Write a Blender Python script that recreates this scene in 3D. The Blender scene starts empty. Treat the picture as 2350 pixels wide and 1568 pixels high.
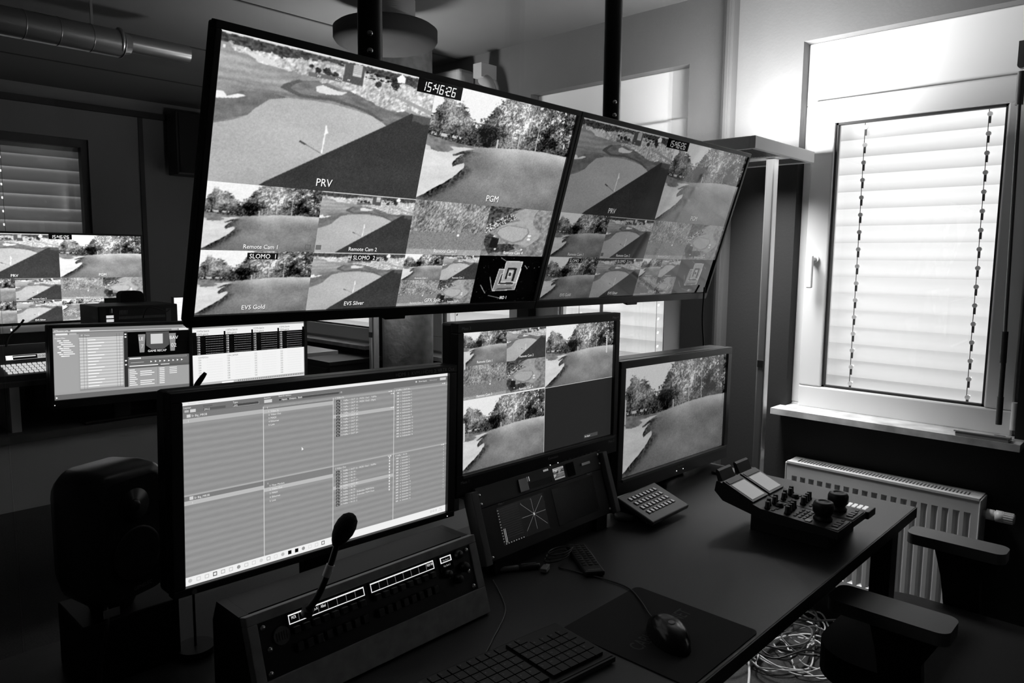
import bpy, math, random
import numpy as np
from mathutils import Vector, Matrix, Euler
random.seed(7)
S = bpy.context.scene
COL = S.collection
PI = math.pi

# ------------------------------------------------------------------ helpers
def lin(g):
    return tuple(max(0.0, c) ** 2.2 for c in (g, g, g))

MATS = {}
def mat(name, g=0.2, rough=0.5, metal=0.0, spec=0.5, bump=0.0, bscale=200.0, mottle=0.0, mscale=8.0, emit=None, estr=1.0, coat=0.0):
    """g is linear reflectance"""
    if name in MATS: return MATS[name]
    m = bpy.data.materials.new(name); m.use_nodes = True
    nt = m.node_tree; b = nt.nodes['Principled BSDF']
    b.inputs['Base Color'].default_value = (g, g, g, 1)
    b.inputs['Roughness'].default_value = rough
    b.inputs['Metallic'].default_value = metal
    b.inputs['Specular IOR Level'].default_value = spec
    b.inputs['Coat Weight'].default_value = coat
    if mottle or bump:
        tc = nt.nodes.new('ShaderNodeTexCoord')
    if mottle:
        n = nt.nodes.new('ShaderNodeTexNoise'); n.inputs['Scale'].default_value = mscale; n.inputs['Detail'].default_value = 6
        r = nt.nodes.new('ShaderNodeMapRange'); r.inputs['From Min'].default_value = .3; r.inputs['From Max'].default_value = .7
        r.inputs['To Min'].default_value = g * (1 - mottle); r.inputs['To Max'].default_value = g * (1 + mottle)
        nt.links.new(tc.outputs['Object'], n.inputs['Vector']); nt.links.new(n.outputs['Fac'], r.inputs['Value'])
        nt.links.new(r.outputs['Result'], b.inputs['Base Color'])
    if bump:
        n2 = nt.nodes.new('ShaderNodeTexNoise'); n2.inputs['Scale'].default_value = bscale; n2.inputs['Detail'].default_value = 3
        bp = nt.nodes.new('ShaderNodeBump'); bp.inputs['Strength'].default_value = bump; bp.inputs['Distance'].default_value = .002
        nt.links.new(tc.outputs['Object'], n2.inputs['Vector']); nt.links.new(n2.outputs['Fac'], bp.inputs['Height'])
        nt.links.new(bp.outputs['Normal'], b.inputs['Normal'])
    if emit is not None:
        b.inputs['Emission Color'].default_value = (emit, emit, emit, 1)
        b.inputs['Emission Strength'].default_value = estr
    MATS[name] = m
    return m

def glass_mat(name, tint=.96, refl=1.0, rough=0.0):
    if name in MATS: return MATS[name]
    m = bpy.data.materials.new(name); m.use_nodes = True
    nt = m.node_tree; nt.nodes.clear()
    o = nt.nodes.new('ShaderNodeOutputMaterial'); mx = nt.nodes.new('ShaderNodeMixShader')
    t = nt.nodes.new('ShaderNodeBsdfTransparent'); t.inputs['Color'].default_value = (tint, tint, tint, 1)
    g = nt.nodes.new('ShaderNodeBsdfGlossy'); g.inputs['Roughness'].default_value = rough
    f = nt.nodes.new('ShaderNodeFresnel'); f.inputs['IOR'].default_value = 1.5
    ml = nt.nodes.new('ShaderNodeMath'); ml.operation = 'MULTIPLY'; ml.inputs[1].default_value = refl
    ge = nt.nodes.new('ShaderNodeNewGeometry'); mr = nt.nodes.new('ShaderNodeMapRange'); mr.inputs['To Min'].default_value = 1.5; mr.inputs['To Max'].default_value = 1/1.5
    nt.links.new(ge.outputs['Backfacing'], mr.inputs['Value']); nt.links.new(mr.outputs['Result'], f.inputs['IOR'])
    nt.links.new(f.outputs[0], ml.inputs[0]); nt.links.new(ml.outputs[0], mx.inputs[0])
    nt.links.new(t.outputs[0], mx.inputs[1]); nt.links.new(g.outputs[0], mx.inputs[2]); nt.links.new(mx.outputs[0], o.inputs[0])
    MATS[name] = m
    return m

def slat_mat(name, g, trans):
    m = bpy.data.materials.new(name); m.use_nodes = True
    nt = m.node_tree; nt.nodes.clear()
    o = nt.nodes.new('ShaderNodeOutputMaterial'); mx = nt.nodes.new('ShaderNodeMixShader'); mx.inputs[0].default_value = trans
    d = nt.nodes.new('ShaderNodeBsdfDiffuse'); d.inputs['Color'].default_value = (g, g, g, 1)
    t = nt.nodes.new('ShaderNodeBsdfTranslucent'); t.inputs['Color'].default_value = (.9, .9, .9, 1)
    nt.links.new(d.outputs[0], mx.inputs[1]); nt.links.new(t.outputs[0], mx.inputs[2]); nt.links.new(mx.outputs[0], o.inputs[0])
    MATS[name] = m
    return m

def screen_mat(name, strength, rough=0.35, spec=0.3):
    m = bpy.data.materials.new(name); m.use_nodes = True
    nt = m.node_tree; b = nt.nodes['Principled BSDF']
    b.inputs['Base Color'].default_value = (.004, .004, .004, 1)
    b.inputs['Roughness'].default_value = rough; b.inputs['Specular IOR Level'].default_value = spec
    a = nt.nodes.new('ShaderNodeAttribute'); a.attribute_name = 'Col'
    nt.links.new(a.outputs['Color'], b.inputs['Emission Color'])
    b.inputs['Emission Strength'].default_value = strength
    MATS[name] = m
    return m

class MB:
    def __init__(s): s.v = []; s.f = []; s.m = []; s.sm = []
    def add(s, vs, fs, mi=0, M=None, smooth=False):
        o = len(s.v)
        for p in vs:
            p = Vector(p)
            if M is not None: p = M @ p
            s.v.append(p[:])
        for f in fs:
            s.f.append([i + o for i in f]); s.m.append(mi); s.sm.append(smooth)
        return s
    def box(s, x0, y0, z0, x1, y1, z1, mi=0, M=None):
        v = [(x0,y0,z0),(x1,y0,z0),(x1,y1,z0),(x0,y1,z0),(x0,y0,z1),(x1,y0,z1),(x1,y1,z1),(x0,y1,z1)]
        f = [(0,3,2,1),(4,5,6,7),(0,1,5,4),(1,2,6,5),(2,3,7,6),(3,0,4,7)]
        return s.add(v, f, mi, M)
    def prism(s, pts, axis, a, b, mi=0, M=None, smooth=False):
        """pts: 2D polygon in the plane of the two other axes (CCW or CW), extruded along axis a..b"""
        def P(p, t):
            if axis == 'x': return (t, p[0], p[1])
            if axis == 'y': return (p[0], t, p[1])
            return (p[0], p[1], t)
        n = len(pts)
        v = [P(p, a) for p in pts] + [P(p, b) for p in pts]
        f = [list(range(n))[::-1], list(range(n, 2 * n))]
        s.add(v, f, mi, M)
        s.add(v, [(i, (i+1) % n, n + (i+1) % n, n + i) for i in range(n)], mi, M, smooth)
        return s
    def cyl(s, p0, p1, r0, r1=None, n=20, mi=0, M=None, caps=True):
        if r1 is None: r1 = r0
        p0 = Vector(p0); p1 = Vector(p1); d = (p1 - p0).normalized()
        a = d.orthogonal().normalized(); b = d.cross(a)
        v = []; 
        for p, r in ((p0, r0), (p1, r1)):
            for i in range(n):
                t = 2 * PI * i / n
                v.append(p + a * math.cos(t) * r + b * math.sin(t) * r)
        s.add(v, [(i, (i+1) % n, n + (i+1) % n, n + i) for i in range(n)], mi, M, True)
        if caps: s.add(v, [list(range(n))[::-1], list(range(n, 2*n))], mi, M)
        return s
    def lathe(s, prof, o=(0,0,0), n=24, mi=0, M=None, ax=Vector((0,0,1))):
        o = Vector(o); ax = Vector(ax).normalized(); a = ax.orthogonal().normalized(); b = ax.cross(a)
        v = []
        for r, h in prof:
            for i in range(n):
                t = 2 * PI * i / n
                v.append(o + ax * h + a * math.cos(t) * r + b * math.sin(t) * r)
        f = []
        for k in range(len(prof) - 1):
            for i in range(n):
                j = (i + 1) % n
                f.append((k*n+i, k*n+j, (k+1)*n+j, (k+1)*n+i))
        f.append(list(range(n))[::-1]); f.append([(len(prof)-1)*n + i for i in range(n)])
        return s.add(v, f, mi, M, True)
    def tube(s, pts, r, n=8, mi=0, M=None, sub=6):
        P = [Vector(p) for p in pts]
        if sub > 1 and len(P) > 2:
            Q = []
            for i in range(len(P) - 1):
                p0 = P[max(i-1, 0)]; p1 = P[i]; p2 = P[i+1]; p3 = P[min(i+2, len(P)-1)]
                for k in range(sub):
                    t = k / sub
                    Q.append(.5 * ((2*p1) + (p2-p0)*t + (2*p0-5*p1+4*p2-p3)*t*t + (3*p1-p0-3*p2+p3)*t**3))
            Q.append(P[-1]); P = Q
        v = []; a = None
        for i, p in enumerate(P):
            d = (P[min(i+1, len(P)-1)] - P[max(i-1, 0)])
            d = d.normalized() if d.length > 1e-9 else Vector((0,0,1))
            if a is None: a = d.orthogonal().normalized()
            a = (a - d * a.dot(d)); a = a.normalized() if a.length > 1e-6 else d.orthogonal().normalized()
            b = d.cross(a)
            rr = r(i / (len(P)-1)) if callable(r) else r
            for k in range(n):
                t = 2*PI*k/n
                v.append(p + (a*math.cos(t) + b*math.sin(t)) * rr)
        f = []
        for i in range(len(P) - 1):
            for k in range(n):
                j = (k+1) % n
                f.append((i*n+k, i*n+j, (i+1)*n+j, (i+1)*n+k))
        f.append(list(range(n))[::-1]); f.append([(len(P)-1)*n+i for i in range(n)])
        return s.add(v, f, mi, M, True)
    def mesh(s, name, mats):
        me = bpy.data.meshes.new(name)
        me.from_pydata([tuple(p) for p in s.v], [], s.f)
        for m in mats: me.materials.append(m)
        me.polygons.foreach_set('material_index', s.m)
        me.polygons.foreach_set('use_smooth', s.sm)
        me.update()
        return me

def ob(name, mb, mats, parent=None, loc=None, rot=None, bevel=0, seg=2):
    if not isinstance(mats, (list, tuple)): mats = [mats]
    o = bpy.data.objects.new(name, mb.mesh(name, mats) if isinstance(mb, MB) else mb)
    COL.objects.link(o)
    if parent: o.parent = parent
    if loc: o.location = loc
    if rot: o.rotation_euler = rot
    if bevel:
        md = o.modifiers.new('Bevel', 'BEVEL'); md.width = bevel; md.segments = seg; md.limit_method = 'ANGLE'; md.angle_limit = .6
    return o
def tag(o, label=None, cat=None, group=None, kind=None):
    if label: o['label'] = label
    if cat: o['category'] = cat
    if group: o['group'] = group
    if kind: o['kind'] = kind
    return o
def thing(name, label, cat, loc=(0,0,0), rot=(0,0,0), group=None):
    o = bpy.data.objects.new(name, None); o.empty_display_size = .05; COL.objects.link(o)
    o.location = loc; o.rotation_euler = rot
    return tag(o, label, cat, group)
def struct(name, mb, mats, bevel=0):
    return tag(ob(name, mb, mats, bevel=bevel), kind='structure')
def copy_tree(o, parent=None):
    c = o.copy(); COL.objects.link(c)
    if parent: c.parent = parent
    for ch in list(o.children): copy_tree(ch, c)
    return c

# text to flat 2D triangles (cached)
_tc = {}
def text2d(s, bold=False):
    if s in _tc: return _tc[s]
    cu = bpy.data.curves.new('t', 'FONT'); cu.body = s; cu.size = 1; cu.resolution_u = 2; cu.offset = 0
    o = bpy.data.objects.new('t', cu); COL.objects.link(o)
    dg = bpy.context.evaluated_depsgraph_get(); dg.update()
    me = o.evaluated_get(dg).to_mesh()
    v = [(a.co.x, a.co.y) for a in me.vertices]; f = [list(p.vertices) for p in me.polygons]
    o.evaluated_get(dg).to_mesh_clear()
    bpy.data.objects.remove(o); bpy.data.curves.remove(cu)
    if v:
        x0 = min(p[0] for p in v); x1 = max(p[0] for p in v)
    else: x0 = x1 = 0
    _tc[s] = (v, f, x0, x1)
    return _tc[s]
def text3d(mb, s, fn, h, align='l', mi=0, sx=1.0):
    """fn(x,y)->3D point; h = cap height (font caps ~0.70 em)"""
    v, f, x0, x1 = text2d(s); k = h / .70
    off = {'l': -x0, 'c': -(x0 + x1) / 2, 'r': -x1}[align]
    mb.add([fn((p[0] + off) * k * sx, p[1] * k) for p in v], f, mi)

# ------------------------------------------------------------------ pictures on screens
class Pic:
    """picture in u right, v down (0..1) coordinates, drawn as emissive coloured mesh facing -Y"""
    def __init__(s, W, H): s.W = W; s.H = H; s.V = []; s.F3 = []; s.C = []; s.n = 0; s.F4 = []; s.lay = 0; s.G = []
    def P(s, u, v): return (u * s.W, -.0001 - s.lay * .00008, (1 - v) * s.H)
    def grid(s, u0, v0, u1, v1, nx, ny, fn):
        a = np.linspace(0, 1, nx + 1); b = np.linspace(0, 1, ny + 1)
        U, Vv = np.meshgrid(a, b); g = np.clip(fn(U, Vv), 0, 1)
        if nx > 61 and ny > 30:
            g = g + (WN(U) - .5) * .10
            for _ in range(1):
                q = np.pad(g, 1, mode='edge'); q = .2*q[:-2] + .6*q[1:-1] + .2*q[2:]; g = np.clip(.2*q[:, :-2] + .6*q[:, 1:-1] + .2*q[:, 2:], 0, 1)
        X = (u0 + U * (u1 - u0)) * s.W; Z = (1 - (v0 + Vv * (v1 - v0))) * s.H
        Y = np.full_like(X, -.0001)
        s.G.append((np.stack([X, Y, Z], -1).reshape(-1, 3), g.reshape(-1) ** 2.2, nx, ny))
    def poly(s, pts, g, lay=1):
        s.lay = lay; o = len(s.V)
        for u, v in pts: s.V.append(s.P(u, v)); s.C.append(g)
        s.F3.append(list(range(o, o + len(pts))))
    def rect(s, u0, v0, u1, v1, g, lay=1): s.poly([(u0, v0), (u0, v1), (u1, v1), (u1, v0)], g, lay)
    def frame(s, u0, v0, u1, v1, t, g, lay=2):
        tv = t * s.W / s.H
        s.rect(u0, v0, u1, v0 + tv, g, lay); s.rect(u0, v1 - tv, u1, v1, g, lay)
        s.rect(u0, v0, u0 + t, v1, g, lay); s.rect(u1 - t, v0, u1, v1, g, lay)
    def text(s, t, u, v, h, g, align='l', lay=4, sx=1.0, shear=0, shadow=None):
        """baseline at v, cap height h as a fraction of picture height"""
        if shadow is not None: s.text(t, u + h * .1 * s.H / s.W, v + h * .1, h, shadow, align, lay - 1, sx, shear)
        vs, fs, x0, x1 = text2d(t); k = h * s.H / .70
        off = {'l': -x0, 'c': -(x0 + x1) / 2, 'r': -x1}[align]
        s.lay = lay; o = len(s.V)
        for p in vs:
            s.V.append((u * s.W + ((p[0] + off) * sx + p[1] * shear) * k, -.0001 - lay * .00008, (1 - v) * s.H + p[1] * k)); s.C.append(g)
        for f in fs: s.F3.append([i + o for i in f])
    def seg(s, t, u, v, h, g, lay=4):
        """seven-segment clock digits, slanted, top-left at u,v"""
        M = {'0':'abcdef','1':'bc','2':'abged','3':'abgcd','4':'fgbc','5':'afgcd','6':'afgedc','7':'abc','8':'abcdefg','9':'abcdfg'}
        hh = h * s.H; w = hh * .55; x = u * s.W; z1 = (1 - v) * s.H; th = hh * .10
        def q(pts):
            s.lay = lay; o = len(s.V)
            for a, b in pts:
                s.V.append((x + a + b * .10, -.0001 - lay * .00008, z1 - hh + b)); s.C.append(g)
            s.F3.append(list(range(o, o + len(pts))))
        for c in t:
            if c == ':':
                for zz in (.28, .68):
                    q([(th*.6, hh*zz), (th*.6, hh*zz+th*1.6), (th*2.2, hh*zz+th*1.6), (th*2.2, hh*zz)])
                x += hh * .26; continue
            H2 = hh / 2; g1 = th * .35
            R = {'a': (g1, hh-th, w-g1, hh), 'd': (g1, 0, w-g1, th), 'g': (g1, H2-th/2, w-g1, H2+th/2),
                 'b': (w-th, H2+g1, w, hh-g1), 'c': (w-th, g1, w, H2-g1), 'f': (0, H2+g1, th, hh-g1), 'e': (0, g1, th, H2-g1)}
            for k in M[c]:
                a, b, c2, d = R[k]; q([(a, b), (a, d), (c2, d), (c2, b)])
            x += w + hh * .22
    def mesh(s, name, m):
        vs = []; cs = []; faces_tot = []; loops = []
        base = 0
        for P, g, nx, ny in s.G:
            vs.append(P); cs.append(g)
            i = np.arange(ny)[:, None] * (nx + 1) + np.arange(nx)[None, :]
            q = np.stack([i + nx + 1, i + nx + 2, i + 1, i], -1).reshape(-1) + base
            loops.append(q); faces_tot.append(np.full(nx * ny, 4)); base += len(P)
        if s.V:
            vs.append(np.array(s.V, float)); cs.append(np.array(s.C, float) ** 2.2)
            fl = []
            for f in s.F3:
                # keep faces pointing to -Y
                a, b, c = (s.V[i] for i in f[:3])
                nrm = (b[2]-a[2])*(c[0]-a[0]) - (b[0]-a[0])*(c[2]-a[2])
                fl.append(f if nrm < 0 else f[::-1])
            loops.append(np.array([i for f in fl for i in f]) + base); faces_tot.append(np.array([len(f) for f in fl]))
        vs = np.concatenate(vs); cs = np.concatenate(cs); loops = np.concatenate(loops).astype(np.int32); tot = np.concatenate(faces_tot).astype(np.int32)
        me = bpy.data.meshes.new(name)
        me.vertices.add(len(vs)); me.vertices.foreach_set('co', vs.reshape(-1).astype(np.float32))
        me.loops.add(len(loops)); me.loops.foreach_set('vertex_index', loops)
        me.polygons.add(len(tot)); st = np.concatenate([[0], np.cumsum(tot)[:-1]]).astype(np.int32)
        me.polygons.foreach_set('loop_start', st)
        me.update(calc_edges=True); me.validate()
        at = me.color_attributes.new('Col', 'FLOAT_COLOR', 'POINT')
        c4 = np.ones((len(cs), 4), np.float32); c4[:, 0] = c4[:, 1] = c4[:, 2] = cs
        at.data.foreach_set('color', c4.reshape(-1))
        me.materials.append(m)
        return me

_rng = np.random.RandomState(3); _L = _rng.rand(8, 257, 257)
def vn(x, y, k=0):
    x = np.asarray(x, float) + 1000; y = np.asarray(y, float) + 1000
    xi = np.floor(x).astype(int); yi = np.floor(y).astype(int); fx = x - xi; fy = y - yi
    fx = fx*fx*(3-2*fx); fy = fy*fy*(3-2*fy); L = _L[k % 8]
    a = L[yi % 256, xi % 256]; b = L[yi % 256, (xi+1) % 256]; c = L[(yi+1) % 256, xi % 256]; d = L[(yi+1) % 256, (xi+1) % 256]
    return (a*(1-fx)+b*fx)*(1-fy) + (c*(1-fx)+d*fx)*fy
def fbm(x, y, k=0, o=4):
    s = 0; t = 0; a = 1.0
    for i in range(o):
        s = s + a * vn(x * 2**i + 17*i, y * 2**i + 31*i, k + i); t += a; a *= .55
    return s / t
def inside(U, V, pts):
    r = np.zeros(np.broadcast(U, V).shape, bool); n = len(pts)
    for i in range(n):
        x0, y0 = pts[i]; x1, y1 = pts[(i+1) % n]
        if y0 == y1: continue
        c = ((V > y0) != (V > y1)) & (U < (x1-x0)*(V-y0)/(y1-y0)+x0)
        r ^= c
    return r
def edge(U, V, pts, amp=.006, sc=30, k=5):
    return inside(U + (vn(U*sc, V*sc, k)-.5)*amp, V + (vn(U*sc+9, V*sc+5, k)-.5)*amp, pts)

def WN(U): return np.random.RandomState(U.shape[0]*7 + U.shape[1]).rand(*U.shape)
def sceneA(U, V):            # fairway, bunker and tree line
    U = np.clip(U, 0, 1); V = np.clip(V, 0, 1)
    ht = np.interp(U, [0,.12,.24,.31,.45,.6,.8,1], [.43,.462,.472,.474,.455,.43,.418,.426])
    top = np.interp(U, [0,.03,.07,.1,.14,.18,.21,.26,.29,.31,.33,.36,.385,.42,.45,.47,.52], [.27,.21,.10,.09,.15,.12,.17,.25,.285,.255,.235,.2,.11,.06,.02,-.04,-.2])
    jag = (fbm(U*70, V*90, 1, 4)-.5)*.14
    tree = (V + jag > top) & (V < ht)
    g = .93 - .03*V + 0*U
    wu = U + (fbm(U*18, V*18, 5, 2)-.5)*.012; wv = V + (fbm(U*18+7, V*18, 6, 2)-.5)*.012
    f1 = .7*fbm(wu*120 + wv*30, wv*95 - wu*20, 2, 3) + .3*WN(U); f2 = fbm(wu*16 + wv*4, wv*12, 3, 4)
    base = np.interp(U, [0,.1,.25,.31,.36,.42,.46,.55,.66,.72,.8,.9,1], [.47,.46,.42,.26,.19,.30,.44,.52,.50,.38,.30,.28,.26])
    base = base + np.interp(V, [0,.2,.42], [.08,.03,-.12])
    tc = base + (f1-.5)*.95 + (f2-.5)*.75
    spark = (f2 + (f1-.5)*.9 > .64) & (U > .42) & (V < .34)
    tc = np.where(spark, tc + .22, tc)
    hole = (fbm(wu*34, wv*24, 4, 3) + (f1-.5)*.25 > .73 - .05*(V < .12)) & (U > .45) & (V < .28)
    tc = np.where(hole, .86, tc)
    und = (V > .405) & (V < .43) & (U < .21) & (U > .02)
    tc = np.where(und & (fbm(U*90, V*40, 6, 2) > .4), .78, tc)
    for (u0, v0, u1, v1, w) in ((.45,.376,.454,.46,.006),(.6,.24,.604,.44,.0035),(.734,.2,.738,.425,.003),(.66,.05,.67,.3,.002)):
        uu = u0 + (u1-u0)*(V-v0)/(v1-v0)
        tc = np.where((abs(U-uu) < w) & (V > v0) & (V < v1), .74, tc)
    tc = np.where((abs(U-.958) < .005) & (abs(V-.33) < .022), .85, tc)
    g = np.where(tree, tc, g)
    gr = .62 + (fbm(U*5, V*5, 0, 4)-.5)*.22 + (fbm(U*170, V*170, 3, 2)-.5)*.10
    gr = gr + np.clip((.52-V)*1.2, -.1, .1) - np.clip((V-.6)*.18, 0, .08)
    gr = gr - .10*np.exp(-((U-(.62-.62*V))/.13)**2) + .04*np.exp(-((U-(.46+.1*V))/.1)**2)
    stripes = .012*np.sin((U-.4)*26/(V+.1))*(U > .5)
    gr = gr + stripes
    g = np.where(V >= ht, gr, g)
    leftg = (U < .3) & (V >= ht) & (V < .58)
    g = np.where(leftg, .47 + (fbm(U*40, V*40, 2, 2)-.5)*.2, g)
    sand = [(-.01,.52),(.026,.53),(.034,.556),(.08,.562),(.14,.556),(.172,.53),(.148,.506),(.312,.49),(.24,.525),(.175,.57),(.178,.588),(.246,.55),(.202,.60),(.178,.652),(.186,.676),(.256,.635),(.262,.672),(.22,.748),(.132,.848),(.052,.934),(-.01,.99)]
    sm = edge(U, V, sand, .008, 40)
    sc = .84 + (fbm(U*8, V*14, 4, 3)-.5)*.16 - .05*(V < .56)
    rim = 0.0
    for k in range(1, 9): rim = rim + edge(U-.008*k, V-.005*k, sand, .010, 45) / 8.0
    rim = rim * (~sm) * (V > .52) * (V > ht)
    g = g - rim * (.24 + (fbm(U*90, V*70, 6, 4)-.5)*.7)
    g = np.where(sm, sc, g)
    return g
def sceneB(U, V):            # green with flag, leaderboard and a long shadow
    g = .60 + (fbm(U*7, V*16, 0, 4)-.5)*.24 + (fbm(U*80, V*80, 2, 2)-.5)*.08 + 0*V
    g = g - .06*(V > .3) + .05*np.sin(V*110 + U*16 + 5*vn(U*5, V*9, 2))*(V > .12)*(V < .34)*(U < .5)*vn(U*9, V*30, 3)*1.6
    sp = lambda P, a=.01, s=30: edge(U, V, P, a, s)
    outer = [(.25,.29),(.30,.22),(.42,.19),(.62,.24),(.88,.29),(.90,.45),(.8,.45),(.7,.372),(.6,.335),(.49,.306),(.34,.314)]
    g = np.where(sp(outer), .46 + (fbm(U*25, V*40, 3, 3)-.5)*.25, g)
    ring = [(.25,.29),(.262,.26),(.305,.225),(.325,.21),(.34,.222),(.30,.255),(.292,.28),(.34,.305),(.49,.296),(.66,.33),(.75,.39),(.72,.40),(.65,.35),(.49,.315),(.34,.328)]
    g = np.where(sp(ring, .006), .36, g)
    left = [(-.01,.6),(.13,.516),(.162,.456),(.212,.384),(.284,.35),(.2,.33),(.1,.36),(-.01,.45)]
    g = np.where(sp(left), .44 + (fbm(U*30, V*30, 4, 2)-.5)*.14, g)
    green = [(-.01,.61),(.08,.56),(.13,.516),(.162,.456),(.212,.384),(.284,.352),(.39,.338),(.492,.336),(.598,.35),(.682,.37),(.748,.412),(.80,.47),(.7,1.01),(-.01,1.01)]
    gg = .70 + (fbm(U*3, V*3, 5, 3)-.5)*.12 + (fbm(U*120, V*120, 6, 2)-.5)*.07 - .06*(V-.4)
    g = np.where(inside(U, V, green), gg, g)
    fes = [(.03,.066),(.054,.1),(.102,.12),(.134,.138),(.236,.166),(.334,.172),(.38,.172),(.42,.20),(.52,.205),(.582,.23),(.70,.285),(.82,.30),(.87,.274),(1.01,.30),(1.01,.05),(.6,.06),(.47,.06),(.27,.055)]
    ft = .74 + (fbm(U*110 + V*30, V*60, 1, 4)-.5)*.70 + (fbm(U*12, V*12, 3, 2)-.5)*.3
    g = np.where(sp(fes, .02, 40), ft, g)
    g = np.where(inside(U, V, [(.40,.235),(.43,.215),(.5,.235),(.546,.232),(.522,.26),(.45,.276),(.406,.27)]), .86, g)
    g = np.where(inside(U, V, [(.10,.11),(.14,.135),(.236,.163),(.21,.12),(.06,.085)]), .85, g)
    g = np.where(sp([(-.01,.388),(.03,.382),(.046,.412),(.082,.386),(.122,.386),(.084,.414),(-.01,.44)], .004), .92, g)
    strip = inside(U, V, [(.7,.17),(.8,.20),(1.01,.285),(1.01,.25),(.86,.20)])
    g = np.where(strip, .62, g)
    trees = V < .062 + .018*np.sin(U*9) + (fbm(U*50, V*60, 2, 3)-.5)*.05
    g = np.where(trees, .28 + (fbm(U*90, V*90, 3, 3)-.5)*.4, g)
    g = np.where(V < .012 + .01*U*(1-U) + (fbm(U*70, V*70, 5, 2)-.5)*.012, .85, g)
    for (cu, cv, r) in ((.776,.10,.03),(.69,.125,.018),(.40,.12,.016),(.44,.115,.02),(.48,.125,.018),(.37,.10,.012)):
        g = np.where(((U-cu)**2 + ((V-cv)*.7)**2 < (r*(.3+1.1*fbm(U*120, V*120, 1, 3)))**2), .22 + (fbm(U*150, V*150, 2, 2)-.5)*.3, g)
    g = np.where((U > .62) & (U < .78) & (V > .05) & (V < .10) & (fbm(U*80, V*120, 6, 2) > .55), .12, g)
    g = np.where(inside(U, V, [(.518,.026),(.612,.016),(.614,.165),(.516,.158)]), .33, g)
    bd = inside(U, V, [(.558,.022),(.6,.018),(.602,.102),(.558,.102)])
    g = np.where(bd, np.where((np.sin(V*480) > .7), .55, .78), g)
    g = np.where(inside(U, V, [(.36,.142),(.512,.134),(.512,.166),(.36,.172)]), .42, g)
    g = np.where(inside(U, V, [(.778,.045),(.804,.008),(.826,.036),(.824,.074),(.790,.078)]), .96, g)
    sh = inside(U, V, [(.886,.296),(1.02,.304),(1.02,1.01),(.20,1.01),(.234,.966),(.766,.424)])
    g = np.where(sh, .235 + (fbm(U*5, V*5, 2, 3)-.5)*.06 + .10*((V < .36+(fbm(U*30, V*10, 1, 2)-.5)*.06) & (U > .9)), g)
    def ln(u0, v0, u1, v1, w, c, g):
        dx, dy = u1-u0, v1-v0; L = math.hypot(dx, dy); t = ((U-u0)*dx+(V-v0)*dy)/L/L; d = abs((U-u0)*dy-(V-v0)*dx)/L
        return np.where((d < w) & (t > 0) & (t < 1), c, g)
    g = ln(.468,.716,.362,.642,.0022,.42,g); g = ln(.388,.662,.36,.642,.006,.28,g)
    g = ln(.4665,.716,.472,.50,.0030,.95,g)
    g = np.where(inside(U, V, [(.471,.50),(.485,.556),(.466,.57)]), .96, g)
    for (a, b) in ((.06,.10),(.018,.098)): g = np.where((abs(U-a) < .004) & (abs(V-b) < .012), .9, g)
    return g
def sceneC(U, V):            # long grass above mown grass, a ball
    wv = V + (fbm(U*9, V*9, 5, 2)-.5)*.02; d = .8*fbm(U*70 + wv*18, wv*26, 1, 4) + .2*WN(U)
    t = .55 + (d-.5)*.95 + (fbm(U*6, V*5, 2, 2)-.5)*.3
    m = .50 + (fbm(U*110, V*90, 3, 3)-.5)*.30
    e = .56 + (fbm(U*14, V*3, 4, 2)-.5)*.12
    g = np.where(V < e, t, m)
    g = np.where(V > .9, g + .12, g)
    g = np.where((U-.628)**2 + ((V-.616)*.62)**2 < .016**2, .97, g)
    return g
def sceneD(U, V):            # aerial view of a green
    g = .50 + (fbm(U*22, V*18, 1, 4)-.5)*.45
    dark = inside(U, V, [(-.01,-.01),(.52,-.01),(.36,.08),(.22,.2),(.0,.42),(-.01,.42)])
    g = np.where(dark, .30 + (fbm(U*30, V*30, 2, 3)-.5)*.6, g)
    rocks = inside(U, V, [(-.01,.40),(.2,.22),(.34,.12),(.44,.2),(.25,.36),(.0,.56)])
    g = np.where(rocks, np.where(fbm(U*70, V*60, 3, 2) > .55, .85, .22), g)
    path = edge(U, V, [(.376,.15),(.45,.08),(.536,-.02),(.76,-.02),(.70,.15),(.72,.32),(.86,.5),(.86,.62),(.7,.78),(.5,.74),(.264,.66),(.15,.52),(.188,.40),(.3,.34),(.5,.25)], .02, 12)
    g = np.where(path, .62 + (fbm(U*20, V*20, 4, 3)-.5)*.14, g)
    rg = edge(U, V, [(.20,.44),(.30,.36),(.48,.37),(.65,.40),(.69,.50),(.60,.68),(.45,.735),(.26,.66),(.16,.54)], .012, 14)
    g = np.where(rg, .50, g)
    gr = edge(U, V, [(.21,.45),(.31,.375),(.48,.385),(.635,.412),(.665,.50),(.585,.645),(.45,.705),(.27,.635),(.185,.53)], .01, 14)
    g = np.where(gr, .66 + (fbm(U*60, V*60, 5, 2)-.5)*.1, g)
    g = np.where(edge(U, V, [(.0,.60),(.12,.55),(.2,.75),(.45,.74),(.52,.84),(.4,.92),(.1,.95),(.02,.8)], .05, 25), .24 + (fbm(U*40, V*40, 6, 2)-.5)*.3, g)
    g = np.where(inside(U, V, [(.12,.62),(.23,.64),(.22,.84),(.10,.82)]), .12, g)
    for (a, b, r) in ((.70,.56,.03),(.70,.635,.03),(.15,.6,.02),(.2,.86,.02),(.62,.86,.02)):
        g = np.where(((U-a)/r)**2 + ((V-b)/(r*.8))**2 < 1, .9, g)
    return g
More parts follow.
